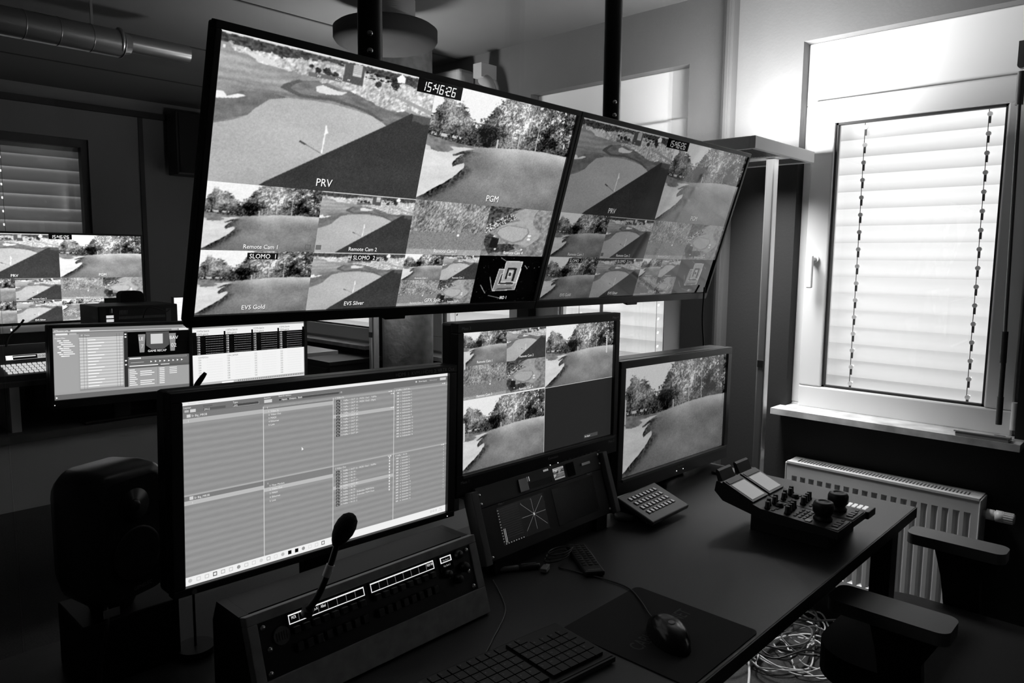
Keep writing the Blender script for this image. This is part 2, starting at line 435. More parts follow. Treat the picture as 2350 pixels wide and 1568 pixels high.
def sceneE(U, V):            # dark field with bevelled glassy rectangles
    g = .02 + .0*U + np.where(fbm(U*60, V*60, 1, 2) > .88, .6, 0) + np.where(vn(U*70, V*60, 4) > .985, .6, 0)
    def q(P, c):
        nonlocal g
        g = np.where(inside(U, V, P), c, g)
    o1 = [(.312,.31),(.60,.30),(.66,.736),(.304,.752)]
    q([(.30,.76),(.335,.28),(.70,.27),(.665,.745)], .85); q([(.31,.75),(.342,.295),(.69,.283),(.655,.735)], .50)
    q([(.36,.62),(.385,.38),(.64,.37),(.62,.64)], .85); q([(.37,.61),(.393,.395),(.63,.385),(.612,.63)], .22)
    q([(.38,.7),(.6,.69),(.62,.73),(.34,.74)], .30)
    q([(.408,.575),(.424,.105),(.70,.115),(.665,.60),(.575,.57)], .9); q([(.416,.565),(.432,.12),(.69,.13),(.655,.585),(.585,.56)], .60)
    q([(.46,.5),(.475,.25),(.625,.26),(.61,.55),(.575,.55),(.585,.3),(.50,.29),(.49,.5)], .12)
    q([(.49,.46),(.498,.32),(.565,.33),(.555,.47)], .75); q([(.505,.43),(.51,.36),(.55,.365),(.545,.44)], .2)
    for (a, b, c, d) in ((.22,.45,.30,.75),(.74,.2,.80,.28),(.33,.04,.42,.11),(.25,.85,.45,.92),(.1,.62,.2,.8)):
        dx, dy = c-a, d-b; L = math.hypot(dx, dy); t = ((U-a)*dx+(V-b)*dy)/L/L; dd = abs((U-a)*dy-(V-b)*dx)/L
        g = np.where((dd < .004) & (t > 0) & (t < 1), .75, g)
    return g

def multiview(W, H, N=1.0):
    p = Pic(W, H); n = lambda a: int(a * N)
    p.grid(0, 0, .5, .5, n(420), n(236), sceneB); p.grid(.5, 0, 1, .5, n(420), n(236), sceneA)
    for i, f in enumerate((sceneA, sceneB, sceneC, sceneD)): p.grid(i*.25, .5, i*.25+.25, .75, n(200), n(112), f)
    p.grid(0, .75, .25, 1, n(200), n(112), sceneA); p.grid(.25, .75, .5, 1, n(200), n(112), sceneB); p.grid(.75, .75, 1, 1, n(220), n(124), sceneE)
    for i, f in enumerate((sceneA, sceneB, sceneC, sceneD)):
        u = .5 + .125*(i % 2); v = .75 + .125*(i // 2); p.grid(u, v, u+.125, v+.125, n(110), n(62), f)
    p.rect(.447, 0, .579, .055, .015, 1); p.seg('15:46:26', .458, .009, .038, 1)
    W1 = .99
    p.text('PRV', .25, .482, .030, W1, 'c', shadow=.1); p.text('PGM', .75, .480, .030, W1, 'c', shadow=.1)
    for i in range(4): p.text('Remote Cam %d' % (i+1), .125 + .25*i, .741, .0165, W1, 'c', shadow=.1)
    p.text('EVS Gold', .125, .985, .018, W1, 'c', shadow=.1); p.text('EVS Silver', .375, .985, .018, W1, 'c', shadow=.1)
    p.text('GFX Split', .615, .985, .018, W1, 'c', shadow=.1); p.text('IRD 1', .875, .985, .016, W1, 'c', shadow=.1)
    for i in range(2):
        p.rect(.098 + .25*i, .757, .166 + .25*i, .783, .12, 2); p.text('SLOMO  %d' % (i+1), .132 + .25*i, .779, .018, W1, 'c', 5)
    for i in range(4): p.text('Remote Cam %d' % (i+1), .5625 + .125*(i % 2), .869 + .122*(i // 2), .009, .9, 'c')
    for (a, b) in ((.232,.728),(.258,.728)): p.frame(a-.006, b-.008, a+.007, b+.011, .0007, .25); 
    p.rect(.2585-.006, .7205, .2585+.006, .7385, .42, 1)
    p.text('PIF', .204, .083, .009, .85, 'c'); p.text('AON', .2475, .081, .009, .85, 'c'); p.text('PIF', .272, .074, .007, .9, 'c')
    return p

# ------------------------------------------------------------------ materials
WALL = mat('painted_plaster', .40, .85, bump=.5, bscale=90, mottle=.10, mscale=3)
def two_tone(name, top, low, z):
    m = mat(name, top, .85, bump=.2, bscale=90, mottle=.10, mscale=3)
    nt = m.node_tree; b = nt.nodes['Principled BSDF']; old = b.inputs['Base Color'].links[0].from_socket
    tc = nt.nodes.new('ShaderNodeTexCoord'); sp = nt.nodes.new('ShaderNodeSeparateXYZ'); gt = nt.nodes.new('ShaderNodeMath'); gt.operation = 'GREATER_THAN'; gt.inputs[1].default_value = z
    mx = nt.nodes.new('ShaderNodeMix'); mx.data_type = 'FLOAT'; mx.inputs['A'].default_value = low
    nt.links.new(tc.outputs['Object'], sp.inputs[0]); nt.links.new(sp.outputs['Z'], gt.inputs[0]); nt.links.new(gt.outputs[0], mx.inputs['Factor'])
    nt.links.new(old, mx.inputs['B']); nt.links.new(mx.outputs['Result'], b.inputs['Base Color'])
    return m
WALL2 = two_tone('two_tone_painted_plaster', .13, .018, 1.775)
WALLD = mat('dark_wall', .22, .8, bump=.3, bscale=120)
CEIL = mat('ceiling_board', .10, .85, bump=.2, bscale=60, mottle=.08, mscale=2)
CARPET = mat('carpet', .06, .95, bump=1.0, bscale=700, mottle=.35, mscale=160)
PVC = mat('white_window_plastic', .82, .35)
RUB = mat('dark_gasket', .03, .6)
SILL = mat('pale_marble', .62, .3, mottle=.35, mscale=14)
BLK = mat('black_plastic', .012, .45)
BLK2 = mat('satin_black_plastic', .022, .38)
GLOSSBLK = mat('gloss_black', .01, .12)
DKMET = mat('dark_steel', .03, .4, metal=.6)
POLE = mat('black_pole', .02, .35, metal=.3)
CHROME = mat('chrome', .75, .18, metal=1)
ALU = mat('brushed_aluminium', .6, .35, metal=.9)
LAMPW = mat('lamp_white_enamel', .82, .4)
DESK = mat('dark_desk_laminate', .045, .38, bump=.15, bscale=900, mottle=.12, mscale=250)
DESKE = mat('desk_edge_band', .012, .5)
RADW = mat('radiator_enamel', .75, .3)
WOOD = mat('birch_plywood', .30, .6, mottle=.15, mscale=60)
FAB = mat('black_fabric', .012, .9, bump=.6, bscale=900)
ARM = mat('armrest_rubber', .13, .55)
GREYP = mat('grey_plastic', .12, .5)
LGREY = mat('light_grey_plastic', .4, .5)
WHITEC = mat('white_cable', .75, .4)
CONC = mat('raw_concrete', .34, .8, bump=.9, bscale=50, mottle=.25, mscale=25)
LABEL = mat('label_tape', .85, .6)
DLABEL = mat('dark_label_print', .05, .6)
LIGHTPATCH = mat('light_patch', .8, .8)
GLASS = glass_mat('clear_glass', .97, .9)
PARTG = glass_mat('partition_glass', .92, 1.0)
LEDM = mat('led_light', .1, .5, emit=1, estr=2.0)
GLOWT = mat('lamp_tube', .9, .5, emit=1, estr=14)
CHAIRD = mat('chair_shell', .01, .4)
PRINT = mat('white_print', .35, .6)
PRINTD = mat('faint_print', .35, .6)

# ------------------------------------------------------------------ room shell
XW = 2.80; YG = 1.45; YB = 5.5; ZC = 2.45
def wall_with_holes(name, x0, x1, ya, yb, za, zb, holes, m):
    b = MB(); ys = sorted(holes); cur = ya
    for (h0, h1, z0, z1) in ys:
        b.box(x0, cur, za, x1, h0, zb); b.box(x0, h0, za, x1, h1, z0); b.box(x0, h0, z1, x1, h1, zb); cur = h1
    b.box(x0, cur, za, x1, yb, zb)
    return struct(name, b, m)
HOLES = [(-1.25, -.45, .80, 2.195), (.415, 1.168, .80, 2.195), (1.645, 2.53, .80, 2.195), (2.61, 3.37, .80, 2.195), (3.86, 5.01, .80, 2.195)]  # first opening is cut for the added, unseen fill window
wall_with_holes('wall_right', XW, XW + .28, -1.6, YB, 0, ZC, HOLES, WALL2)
struct('floor', MB().box(-1.6, -1.6, -.1, XW + .28, YB + .28, 0), CARPET)
struct('ceiling', MB().box(-1.6, -1.6, ZC, XW + .28, YB + .28, ZC + .1), CEIL)
struct('wall_left', MB().box(-1.6, -1.6, 0, -1.5, YB, ZC), WALLD)
struct('wall_front', MB().box(-1.5, -1.6, 0, XW, -1.5, ZC), WALLD)
b = MB(); b.box(-1.5, YB, 0, .35, YB + .28, ZC); b.box(.35, YB, 0, 1.70, YB + .28, .80); b.box(.35, YB, 2.14, 1.70, YB + .28, ZC); b.box(1.70, YB, 0, XW + .28, YB + .28, ZC)
struct('wall_back', b, WALLD)
# glass partition between the two rooms
b = MB()
for (a, c) in ((-1.5, .30), (.303, 1.962), (1.966, XW - .045)): b.box(a, YG - .005, .0, c, YG + .005, ZC)
struct('wall_middle', b, PARTG)
b = MB(); b.box(XW - .045, YG - .02, 0, XW, YG + .02, ZC); b.box(XW - .055, YG - .008, 0, XW - .045, YG + .008, ZC)
struct('trim_1', b, mat('grey_profile', .09, .5))
struct('trim_2', MB().box(1.9625, YG - .006, 0, 1.9655, YG + .006, ZC), mat('glass_joint', .7, .3))
# ceiling joints in the far room
b = MB()
for yy in (3.05, 3.9, 4.75): b.box(-1.5, yy, ZC - .004, XW, yy + .012, ZC)
struct('trim_3', b, mat('ceiling_joint', .02, .8))
b = MB(); b.box(-1.5, YB - .03, 2.33, XW, YB, 2.37)
struct('trim_4', b, mat('dark_trim', .03, .7))
b = MB(); b.box(2.02, YB - .008, 0, 2.05, YB, 2.33)
struct('trim_5', b, mat('panel_joint', .05, .7))

# ------------------------------------------------------------------ windows
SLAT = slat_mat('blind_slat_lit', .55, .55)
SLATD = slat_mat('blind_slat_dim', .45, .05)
def window_x(n, y0, y1, z0, z1, gy0, gy1, gz0, gz1, handle=True, sillf=True):
    """window in wall_right; outer frame y0..y1 z0..z1, glass opening gy*,gz*"""
    xf = XW + .055
    fr = MB()
    fr.box(xf, y0, z0, xf + .07, y1, gz0 - .075); fr.box(xf, y0, gz1 + .075, xf + .07, y1, z1)
    fr.box(xf, y0, gz0 - .075, xf + .07, gy0 - .075, gz1 + .075); fr.box(xf, gy1 + .075, gz0 - .075, xf + .07, y1, gz1 + .075)
    w = ob('window_%d' % n, fr, PVC, bevel=.004); tag(w, kind='structure')
    s = MB(); xs = xf - .022
    s.box(xs, gy0 - .085, gz0 - .085, xs + .07, gy1 + .085, gz0); s.box(xs, gy0 - .085, gz1, xs + .07, gy1 + .085, gz1 + .085)
    s.box(xs, gy0 - .085, gz0, xs + .07, gy0, gz1); s.box(xs, gy1, gz0, xs + .07, gy1 + .085, gz1)
    so = ob('window_sash', s, PVC, w, bevel=.006)
    g = MB(); t = .008; xg = xs + .012
    g.box(xg, gy0, gz0, xg + .02, gy1, gz0 + t); g.box(xg, gy0, gz1 - t, xg + .02, gy1, gz1); g.box(xg, gy0, gz0, xg + .02, gy0 + t, gz1); g.box(xg, gy1 - t, gz0, xg + .02, gy1, gz1)
    ob('gasket', g, RUB, so)
    ob('glass_pane', MB().box(xs + .03, gy0, gz0, xs + .036, gy1, gz1), GLASS, so)
    if handle:
        hy = gy1 + .045; h = MB()
        h.cyl((xs - .004, hy, 1.395), (xs - .012, hy, 1.395), .016, n=20); h.cyl((xs - .01, hy, 1.395), (xs - .045, hy, 1.395), .009, n=14)
        h.box(xs - .055, hy - .010, 1.285, xs - .038, hy + .010, 1.408)
        ob('handle', h, PVC, w, bevel=.004)
        ob('hinge', MB().cyl((xs - .008, gy0 - .088, gz0 - .06), (xs - .008, gy0 - .088, gz0 + .03), .009, n=14), PVC, w)
    if sillf:
        ob('window_sill', MB().box(XW - .0012, y0 + .001, z0 - .011, XW + .054, y1 - .001, z0 + .012).box(XW - .09, y0 - .03, z0 - .011, XW - .0012, y1 + .02, z0 + .012), SILL, w)
    return w
window_x(1, .415, 1.168, .812, 2.195, .513, 1.050, .907, 1.893)
window_x(2, 1.645, 2.53, .812, 2.195, 1.75, 2.36, .92, 1.90, handle=False)
window_x(3, 2.61, 3.37, .812, 2.195, 2.70, 3.24, .92, 1.90, handle=False)
window_x(4, 3.86, 5.01, .812, 2.195, 3.93, 4.9, .92, 1.90, handle=False)

def blind(name, label, y0, y1, z0, z1, x, cords, m, face=-1, axis='y', pitch=.0635, clips=True, head=True):
    """closed curved slats; each slat with a slot at every cord"""
    t = thing(name, label, 'blind')
    b = MB()
    z = z0; k = 0
    segs = []
    cs = sorted(cords); cur = y0
    for c in cs: segs.append((cur, c - .005)); cur = c + .005
    segs.append((cur, y1))
    def P(a, d, zz): return (x + d, a, zz) if axis == 'y' else (a, x + d, zz)
    prof = []
    n = 6
    for i in range(n + 1):
        s = i / n
        prof.append((.016 * math.sin(s * PI) * (1 if True else 0) * -1 * (-face) + (s - .5) * .022, s * (pitch + .006)))
    slo = .40
    while z < z1 - .001:
        def strip(a, c, i0, i1, f0=0, f1=1):
            vs = []
            for i in range(i0, i1 + 1):
                d, h = prof[i]; vs += [P(a, d, z + h), P(c, d, z + h)]
            fs = [(2*i, 2*i+1, 2*i+3, 2*i+2) for i in range(i1 - i0)]
            b.add(vs, fs, 0, None, True)
        for (a, c) in segs: strip(a, c, 0, n)
        for c in cs:
            strip(c - .005, c + .005, 0, n - 3)
            strip(c - .005, c + .005, n - 2, n)
        z += pitch; k += 1
    ob('slats', b, m, t)
    if head:
        h = MB()
        if axis == 'y': h.box(x - .02, y0, z1 - .004, x + .03, y1, z1 + .05)
        else: h.box(y0, x - .02, z1 - .004, y1, x + .03, z1 + .05)
        ob('head_rail', h, mat('head_rail', .35, .5), t)
    c = MB()
    for q in cs:
        for dd in (.0,):
            c = MB(); c.tube([P(q + .004, -.024, z0), P(q + .002, -.026, (z0+z1)/2), P(q + .004, -.024, z1)], .0012, 6)
            ob('cord', c, DKMET, t)
    if clips:
        zz = z0 + .010
        while zz < z1:
            for q in cs:
                p = P(q, -.026, zz)
                ob('ladder_clip', MB().box(p[0] - .002, p[1] - .0038, zz, p[0] + .002, p[1] + .0038, zz + .026), mat('clip_grey', .08, .4), t)
                ob('ladder_bead', MB().cyl((p[0] - .004, p[1], zz + .030), (p[0] + .004, p[1], zz + .030), .0080, n=14), mat('bead_white', .9, .25), t)
            zz += pitch
    return t
blind('venetian_blind', 'closed pale venetian blind glowing outside the large right window', .44, 1.155, .82, 1.97, XW + .13, (.575, .965), SLAT)
blind('venetian_blind', 'closed glowing venetian blind of the window just behind the two hanging televisions', 1.66, 2.5, .82, 1.97, XW + .13, (1.83, 2.28), SLAT, clips=False)
blind('venetian_blind', 'glowing venetian blind seen in the gap left of the tall monitor labelled Mess 3', 2.63, 3.35, .82, 1.97, XW + .13, (2.75, 3.2), SLAT, clips=False)
blind('venetian_blind', 'glowing venetian blind beside the thin chrome pole left of the concrete column', 3.88, 4.99, .82, 1.97, XW + .13, (4.0, 4.85), SLAT, clips=False)
window_x(6, -1.25, -.45, .812, 2.195, -1.16, -.54, .907, 1.893)  # added window out of view, put in to light the desk equipment fronts
blind('venetian_blind', 'closed glowing venetian blind of the added unseen window that gives fill light', -1.24, -.46, .82, 1.97, XW + .13, (-1.05, -.65), SLAT, clips=False)
# far back window
fr = MB(); fr.box(.35, YB + .02, .80, 1.70, YB + .08, .88); fr.box(.35, YB + .02, 2.09, 1.70, YB + .08, 2.14); fr.box(.35, YB + .02, .88, .42, YB + .08, 2.09); fr.box(1.66, YB + .02, .88, 1.70, YB + .08, 2.09)
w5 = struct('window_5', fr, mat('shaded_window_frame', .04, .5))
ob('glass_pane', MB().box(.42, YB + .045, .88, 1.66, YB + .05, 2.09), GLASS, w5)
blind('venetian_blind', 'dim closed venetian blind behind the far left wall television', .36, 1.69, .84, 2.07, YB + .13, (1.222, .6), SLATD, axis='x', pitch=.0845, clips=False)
for (nm, y0, y1) in (('a', .43, 1.165), ('e', -1.25, -.45), ('b', 1.655, 2.52), ('c', 2.62, 3.36), ('d', 3.87, 5.0)):  # second entry is fill daylight for the added unseen window
    la = bpy.data.lights.new('daylight', 'AREA'); la.shape = 'RECTANGLE'; la.size = y1 - y0; la.size_y = 1.3; la.energy = 1
    lo = bpy.data.objects.new('daylight', la); COL.objects.link(lo); lo.location = (XW + .6, (y0 + y1) / 2, 1.55)
    lo.rotation_euler = (0, PI/2, 0)   # shines towards -X
    la.energy = (6.8 if nm == 'a' else 8) * (y1 - y0)
la = bpy.data.lights.new('daylight', 'AREA'); la.shape = 'RECTANGLE'; la.size = 1.3; la.size_y = 1.3; la.energy = 9
lo = bpy.data.objects.new('daylight', la); COL.objects.link(lo); lo.location = (1.0, YB + .6, 1.5); lo.rotation_euler = (-PI/2, 0, 0)
W = bpy.data.worlds.new('sky'); S.world = W; W.use_nodes = True
bg = W.node_tree.nodes['Background']; bg.inputs[0].default_value = (1, 1, 1, 1); bg.inputs[1].default_value = 1.6

# crank for the blind, device on the sill
t = thing('blind_crank', 'long slim metal blind crank hanging at the right edge of the large window', 'crank', (2.765, .455, .87))
ob('rod', MB().cyl((0, .002, .2), (0, .018, 1.02), .0055, n=12), mat('crank_metal', .22, .3, metal=.8), t)
b = MB(); b.cyl((0, 0, 0), (0, .001, .09), .009, n=14); b.cyl((0, .001, .09), (0, .002, .20), .0075, n=14); b.cyl((0, .003, .20), (0, .004, .30), .0095, n=14)
ob('grip', b, mat('grip_grey', .05, .5), t)
b = MB(); b.cyl((0, .018, 1.0), (0, .018, 1.10), .011, n=14); b.cyl((-.012, .018, 1.12), (.012, .018, 1.12), .012, n=14); b.box(-.010, .006, 1.12, .010, .030, 1.19); b.cyl((0,.018,1.16),(.075,.018,1.22),.007,n=10)
ob('knuckle_joint', b, mat('joint_metal', .25, .25, metal=.9), t)
t = thing('cable_cover', 'flat pale plastic device lying on the right end of the marble window sill', 'device', (2.735, .49, .824))
b = MB(); b.box(-.022, -.075, 0, .022, .075, .014)
ob('case', b, LGREY, t, bevel=.003)
ob('recess', MB().box(-.012, -.06, .0142, .010, -.03, .0155), BLK, t)
ob('lid_ridge', MB().box(-.024, -.078, .014, -.016, .078, .018), LGREY, t)

# ------------------------------------------------------------------ radiator
t = thing('radiator', 'white ribbed panel radiator under the large right window', 'radiator', (0, 0, 0))
X0, X1, Y0, Y1, Z0, Z1 = 2.70, 2.785, .478, 1.108, .197, .625
b = MB(); npan = 19; wv = (Y1 - Y0 - .03) / npan
ys = []
for i in range(npan):
    a = Y0 + .015 + i * wv
    ys.append((a + wv*.28, a + wv*.72))
zt = Z1 - .045; zb = Z0 + .03
# front sheet with pressed vertical channels
cur = Y0; yl = []
b.add([(X0, Y0, Z0), (X0, Y1, Z0), (X0, Y1, zb), (X0, Y0, zb)], [(0,1,2,3)]); b.add([(X0, Y0, zt), (X0, Y1, zt), (X0, Y1, Z1), (X0, Y0, Z1)], [(0,1,2,3)])
for (a, c) in ys:
    b.add([(X0, cur, zb), (X0, a - .003, zb), (X0, a - .003, zt), (X0, cur, zt)], [(0,1,2,3)])
    d = X0 + .011; e = .004
    b.add([(X0, a - .003, zb), (X0, c + .003, zb), (X0, c + .003, zt), (X0, a - .003, zt), (d, a + e, zb + .008), (d, c - e, zb + .008), (d, c - e, zt - .008), (d, a + e, zt - .008)],
          [(0,1,5,4), (1,2,6,5), (2,3,7,6), (3,0,4,7), (4,5,6,7)])
    cur = c + .003
b.add([(X0, cur, zb), (X0, Y1, zb), (X0, Y1, zt), (X0, cur, zt)], [(0,1,2,3)])
ob('front_panel', b, RADW, t)
ob('rear_panel', MB().box(X1 - .012, Y0, Z0, X1, Y1, Z1 - .01), RADW, t)
b = MB(); b.box(X0 - .003, Y0 - .006, Z0 + .0, X1, Y0, Z1 + .004); ob('side_cover', b, RADW, t, bevel=.004)
b = MB(); b.box(X0 - .003, Y1, Z0, X1, Y1 + .006, Z1 + .004); ob('side_cover', b, RADW, t, bevel=.004)
b = MB(); b.box(X0 - .003, Y0, Z1, X0 + .018, Y1, Z1 + .008); b.box(X1 - .02, Y0, Z1, X1, Y1, Z1 + .008)
ng = 52
for i in range(ng + 1):
    a = Y0 + .03 + i * (Y1 - Y0 - .06) / ng; b.box(X0 + .018, a, Z1, X1 - .02, a + .0055, Z1 + .006)
b.box(X0 + .018, Y0, Z1, X1 - .02, Y0 + .03, Z1 + .007); b.box(X0 + .018, Y1 - .03, Z1, X1 - .02, Y1, Z1 + .007)
ob('top_grille', b, RADW, t)
b = MB(); b.lathe([(.011, 0), (.011, .012), (.017, .013), (.017, .034), (.013, .036), (.0185, .038), (.0185, .058), (.016, .060), (.0165, .086), (.013, .090)], (X0 + .03, Y0 - .004, Z1 - .045), 22, ax=(0, -1, 0))
for i in range(16):
    an = 2*PI*i/16; b.box(X0 + .03 + .0165*math.cos(an) - .0012, Y0 - .09, Z1 - .045 + .0165*math.sin(an) - .0012, X0 + .03 + .0165*math.cos(an) + .0012, Y0 - .064, Z1 - .045 + .0165*math.sin(an) + .0012)
ob('thermostat_valve', b, LAMPW, t)
b = MB(); b.tube([(X1 - .03, Y0 + .02, Z0), (X1 - .03, Y0 + .02, .05), (X1 + .0, Y0 + .02, .03)], .008, 10); b.box(X1, Y0 + .1, .3, XW + .001, Y0 + .14, .5); b.box(X1, Y1 - .14, .3, XW + .001, Y1 - .1, .5)
ob('wall_bracket', b, RADW, t)

# ------------------------------------------------------------------ floor lamp with uplight
def floor_lamp(label, px, py, hx0, hx1, hy0, hy1, zb, zt, en):
    t = thing('floor_lamp', label, 'lamp', (px, py, 0))
    def L(b): 
        return b
    b = MB(); b.prism([(-.021,-.016),(.021,-.016),(.021,.016),(-.021,.016)], 'z', .012, zb - .001)
    ob('pole', b, ALU, t, bevel=.008, seg=3)
    ob('base_plate', MB().box(-.20, -.12, 0, .12, .20, .012), ALU, t, bevel=.003)
    b = MB(); x0, x1, y0, y1 = hx0 - px, hx1 - px, hy0 - py, hy1 - py; w = .018
    b.box(x0, y0, zb, x1, y0 + w, zt); b.box(x0, y1 - w, zb, x1, y1, zt); b.box(x0, y0 + w, zb, x0 + w, y1 - w, zt); b.box(x1 - w, y0 + w, zb, x1, y1 - w, zt)
    b.box(-.04, y0 + w, zb, .04, y1 - w, zb + .012)
    h = ob('lamp_head', b, LAMPW, t, bevel=.002)
    g = MB(); nx = int((x1 - x0 - 2*w) / .0105); ny = int((y1 - y0 - 2*w) / .0105)
    for i in range(nx + 1):
        a = x0 + w + i * (x1 - x0 - 2*w) / nx; g.box(a - .0016, y0 + w, zb + .003, a + .0016, y1 - w, zb + .006)
    for i in range(ny + 1):
        a = y0 + w + i * (y1 - y0 - 2*w) / ny; g.box(x0 + w, a - .0016, zb + .0031, x1 - w, a + .0016, zb + .0061)
    ob('louvre_grid', g, mat('louvre', .06, .4), h)
    ob('reflector', MB().box(x0 + w, y0 + w, zb + .011, x1 - w, y1 - w, zb + .013), mat('reflector', .5, .5, emit=.5, estr=2.2), h)
    tb = MB()
    for yy in (.3, .7): tb.cyl((x0 + .04, y0 + (y1-y0)*yy, zt - .012), (x1 - .04, y0 + (y1-y0)*yy, zt - .012), .006, n=10)
    ob('tube', tb, GLOWT, h)
    ob('switch', MB().box(-.024, -.012, 1.005, -.0195, .010, 1.03), BLK, t)
    la = bpy.data.lights.new('lamp_uplight', 'AREA'); la.shape = 'RECTANGLE'; la.size = (x1-x0)*.5; la.size_y = (y1-y0)*.5; la.energy = en
    lo = bpy.data.objects.new('lamp_uplight', la); COL.objects.link(lo); lo.parent = t; lo.location = ((x0+x1)/2, (y0+y1)/2, zt + .004); lo.rotation_euler = (PI, 0, 0)
    la = bpy.data.lights.new('lamp_downlight', 'AREA'); la.shape = 'RECTANGLE'; la.size = (x1-x0)*.85; la.size_y = (y1-y0)*.8; la.energy = 8.0 if px > 2.3 else 4.0; la.spread = 1.75
    lo = bpy.data.objects.new('lamp_downlight', la); COL.objects.link(lo); lo.parent = t; lo.location = ((x0+x1)/2, (y0+y1)/2, zb - .004)
    return t
floor_lamp('aluminium floor lamp with flat rectangular head standing left of the large window', 2.54, 1.15, 2.265, 2.745, 1.085, 1.36, 1.742, 1.782, 23)
floor_lamp('aluminium floor lamp in the far room, only its pole shows left of the concrete column', 2.09, 2.88, 1.85, 2.33, 2.75, 3.03, 1.742, 1.782, 11)

# ------------------------------------------------------------------ desk
t = thing('desk', 'long dark laminate desk carrying the monitors and control panels', 'desk', (0, 0, 0))
ob('desktop', MB().box(.02, .517, .712, 2.118, 1.36, .74), [DESK], t, bevel=.0015)
ob('edge_band', MB().box(.02, .5145, .712, 2.1195, .5168, .7395), DESKE, t)
for (x, y) in ((2.03, .545), (2.03, 1.27), (.06, .545), (.06, 1.27)):
    ob('leg', MB().box(x, y, 0, x + .05, y + .05, .712), BLK, t)
for x in (2.03, .06): ob('foot_bar', MB().box(x - .005, .50, 0, x + .055, 1.33, .035), BLK, t)
ob('crossbar', MB().box(.11, 1.28, .58, 2.03, 1.31, .66), BLK, t)

# ------------------------------------------------------------------ ceiling-hung televisions
TVW = .845
def frame_mb(W, H, bz, bt, bb, d0, d1):
    """bezel ring: outer W x H, side/top/bottom borders; local origin lower left, facing -Y"""
    b = MB()
    b.box(0, d0, 0, W, d1, bb); b.box(0, d0, H - bt, W, d1, H); b.box(0, d0, bb, bz, d1, H - bt); b.box(W - bz, d0, bb, W, d1, H - bt)
    return b
def television(label, x, y, z, Wt, Ht, rot, mesh, m, lab=None):
    t = thing('television', label, 'television', (x, y, z), rot)
    bz, bt, bb = .011, .012, .020
    ob('bezel', frame_mb(Wt, Ht, bz, bt, bb, -.004, .012), BLK, t, bevel=.0015)
    b = MB(); b.box(.002, .0122, .002, Wt - .002, .028, Ht - .002); b.box(Wt*.2, .028, Ht*.1, Wt*.8, .05, Ht*.7)
    ob('back_cover', b, BLK2, t, bevel=.004)
    s = ob('screen', mesh, m, t, loc=(bz, .002, bb))
    s.material_slots[0].link = 'OBJECT'; s.material_slots[0].material = m
    ob('receiver_window', MB().box(Wt*.5 - .025, -.003, -.006, Wt*.5 + .025, .01, .0), BLK, t)
    return t
tvh = .473
mv = multiview(TVW - .022, tvh - .032, 1.0)
SC1 = screen_mat('tv_screen_bright', 1.1, .22, .35)
SC2 = screen_mat('tv_screen_glossy', .42, .05, .9)
SC3 = screen_mat('far_tv_screen', 1.9, .3, .3)
mvm = mv.mesh('multiview_picture', SC1)
tilt = math.atan2(.135, .449)
television('left of two ceiling-hung televisions, bright multiview of golf pictures', .500, 1.200, 1.272, TVW, tvh, (tilt, .006, 0), mvm, SC1)
television('right of two ceiling-hung televisions, dimmer picture with window reflection', .500 + TVW + .001, 1.200, 1.267, TVW, tvh, (tilt, .006, 0), mvm, SC2)
# poles
for (x, lb) in ((.915, 'black ceiling pole holding the left hanging television'), (1.735, 'black ceiling pole holding the right hanging television')):
    t = thing('ceiling_pole', lb, 'pole', (x, 1.262, 1.40))
    ob('tube', MB().cyl((0, 0, .0), (0, 0, ZC - 1.40), .0245, n=28), POLE, t)
    ob('ceiling_flange', MB().cyl((0, 0, ZC - 1.40 - .012), (0, 0, ZC - 1.40), .07, n=28), POLE, t)
    ob('bracket', MB().box(-.12, -.052, .06, .12, -.026, .16), DKMET, t)
    for zz in (.425, .392) if x < 1 else (.42, .385):
        ob('bolt', MB().lathe([(.006, 0), (.006, .004), (.004, .007)], (-.015, -.020, zz), 12, ax=(-.55, -.8, 0)), CHROME, t)
# power lead behind the right television
tag(ob('power_lead', MB().tube([(2.15, 1.18, 1.30), (2.152, 1.185, 1.2), (2.158, 1.18, 1.1), (2.162, 1.19, .98), (2.17, 1.22, .5), (2.18, 1.26, .004)], .003, 8), BLK), 'thin black power lead dropping from the right hanging television', 'cable')

# ------------------------------------------------------------------ monitors on the desk
def stand_mb(t, cx, top):
    b = MB(); b.box(cx - .03, .045, .012, cx + .03, .07, top)
    ob('stand_column', b, BLK, t, bevel=.004)
    b = MB(); b.box(cx - .13, .048, 0, cx + .13, .17, .012)
    ob('stand_base', b, BLK, t, bevel=.004)
def monitor(name, label, x, y, zb, W, H, bz, bt, bb, roll, pic, m, body=BLK, fz=.74, depth=.035, lip=None):
    """outer lower-left front corner x,y,zb"""
    t = thing(name, label, 'monitor', (x, y, fz))
    rot = (0, roll, 0)
    f = ob('bezel', frame_mb(W, H, bz, bt, bb, -.006, .014), body, t, loc=(0, 0, zb - fz), rot=rot, bevel=.0015)
    b = MB(); b.box(.0, .0142, .0, W, .0142 + depth, H)
    ob('back_cover', b, BLK2, t, loc=(0, 0, zb - fz), rot=rot, bevel=.006)
    pm = pic.mesh(name + '_picture', m)
    ob('screen', pm, m, t, loc=(bz, .0, zb - fz), rot=rot).location = Vector((bz, .002, zb - fz)) + Euler(rot).to_matrix() @ Vector((0, 0, bb))
    if zb - fz > .005: stand_mb(t, W / 2, zb - fz + .2)
    return t, f
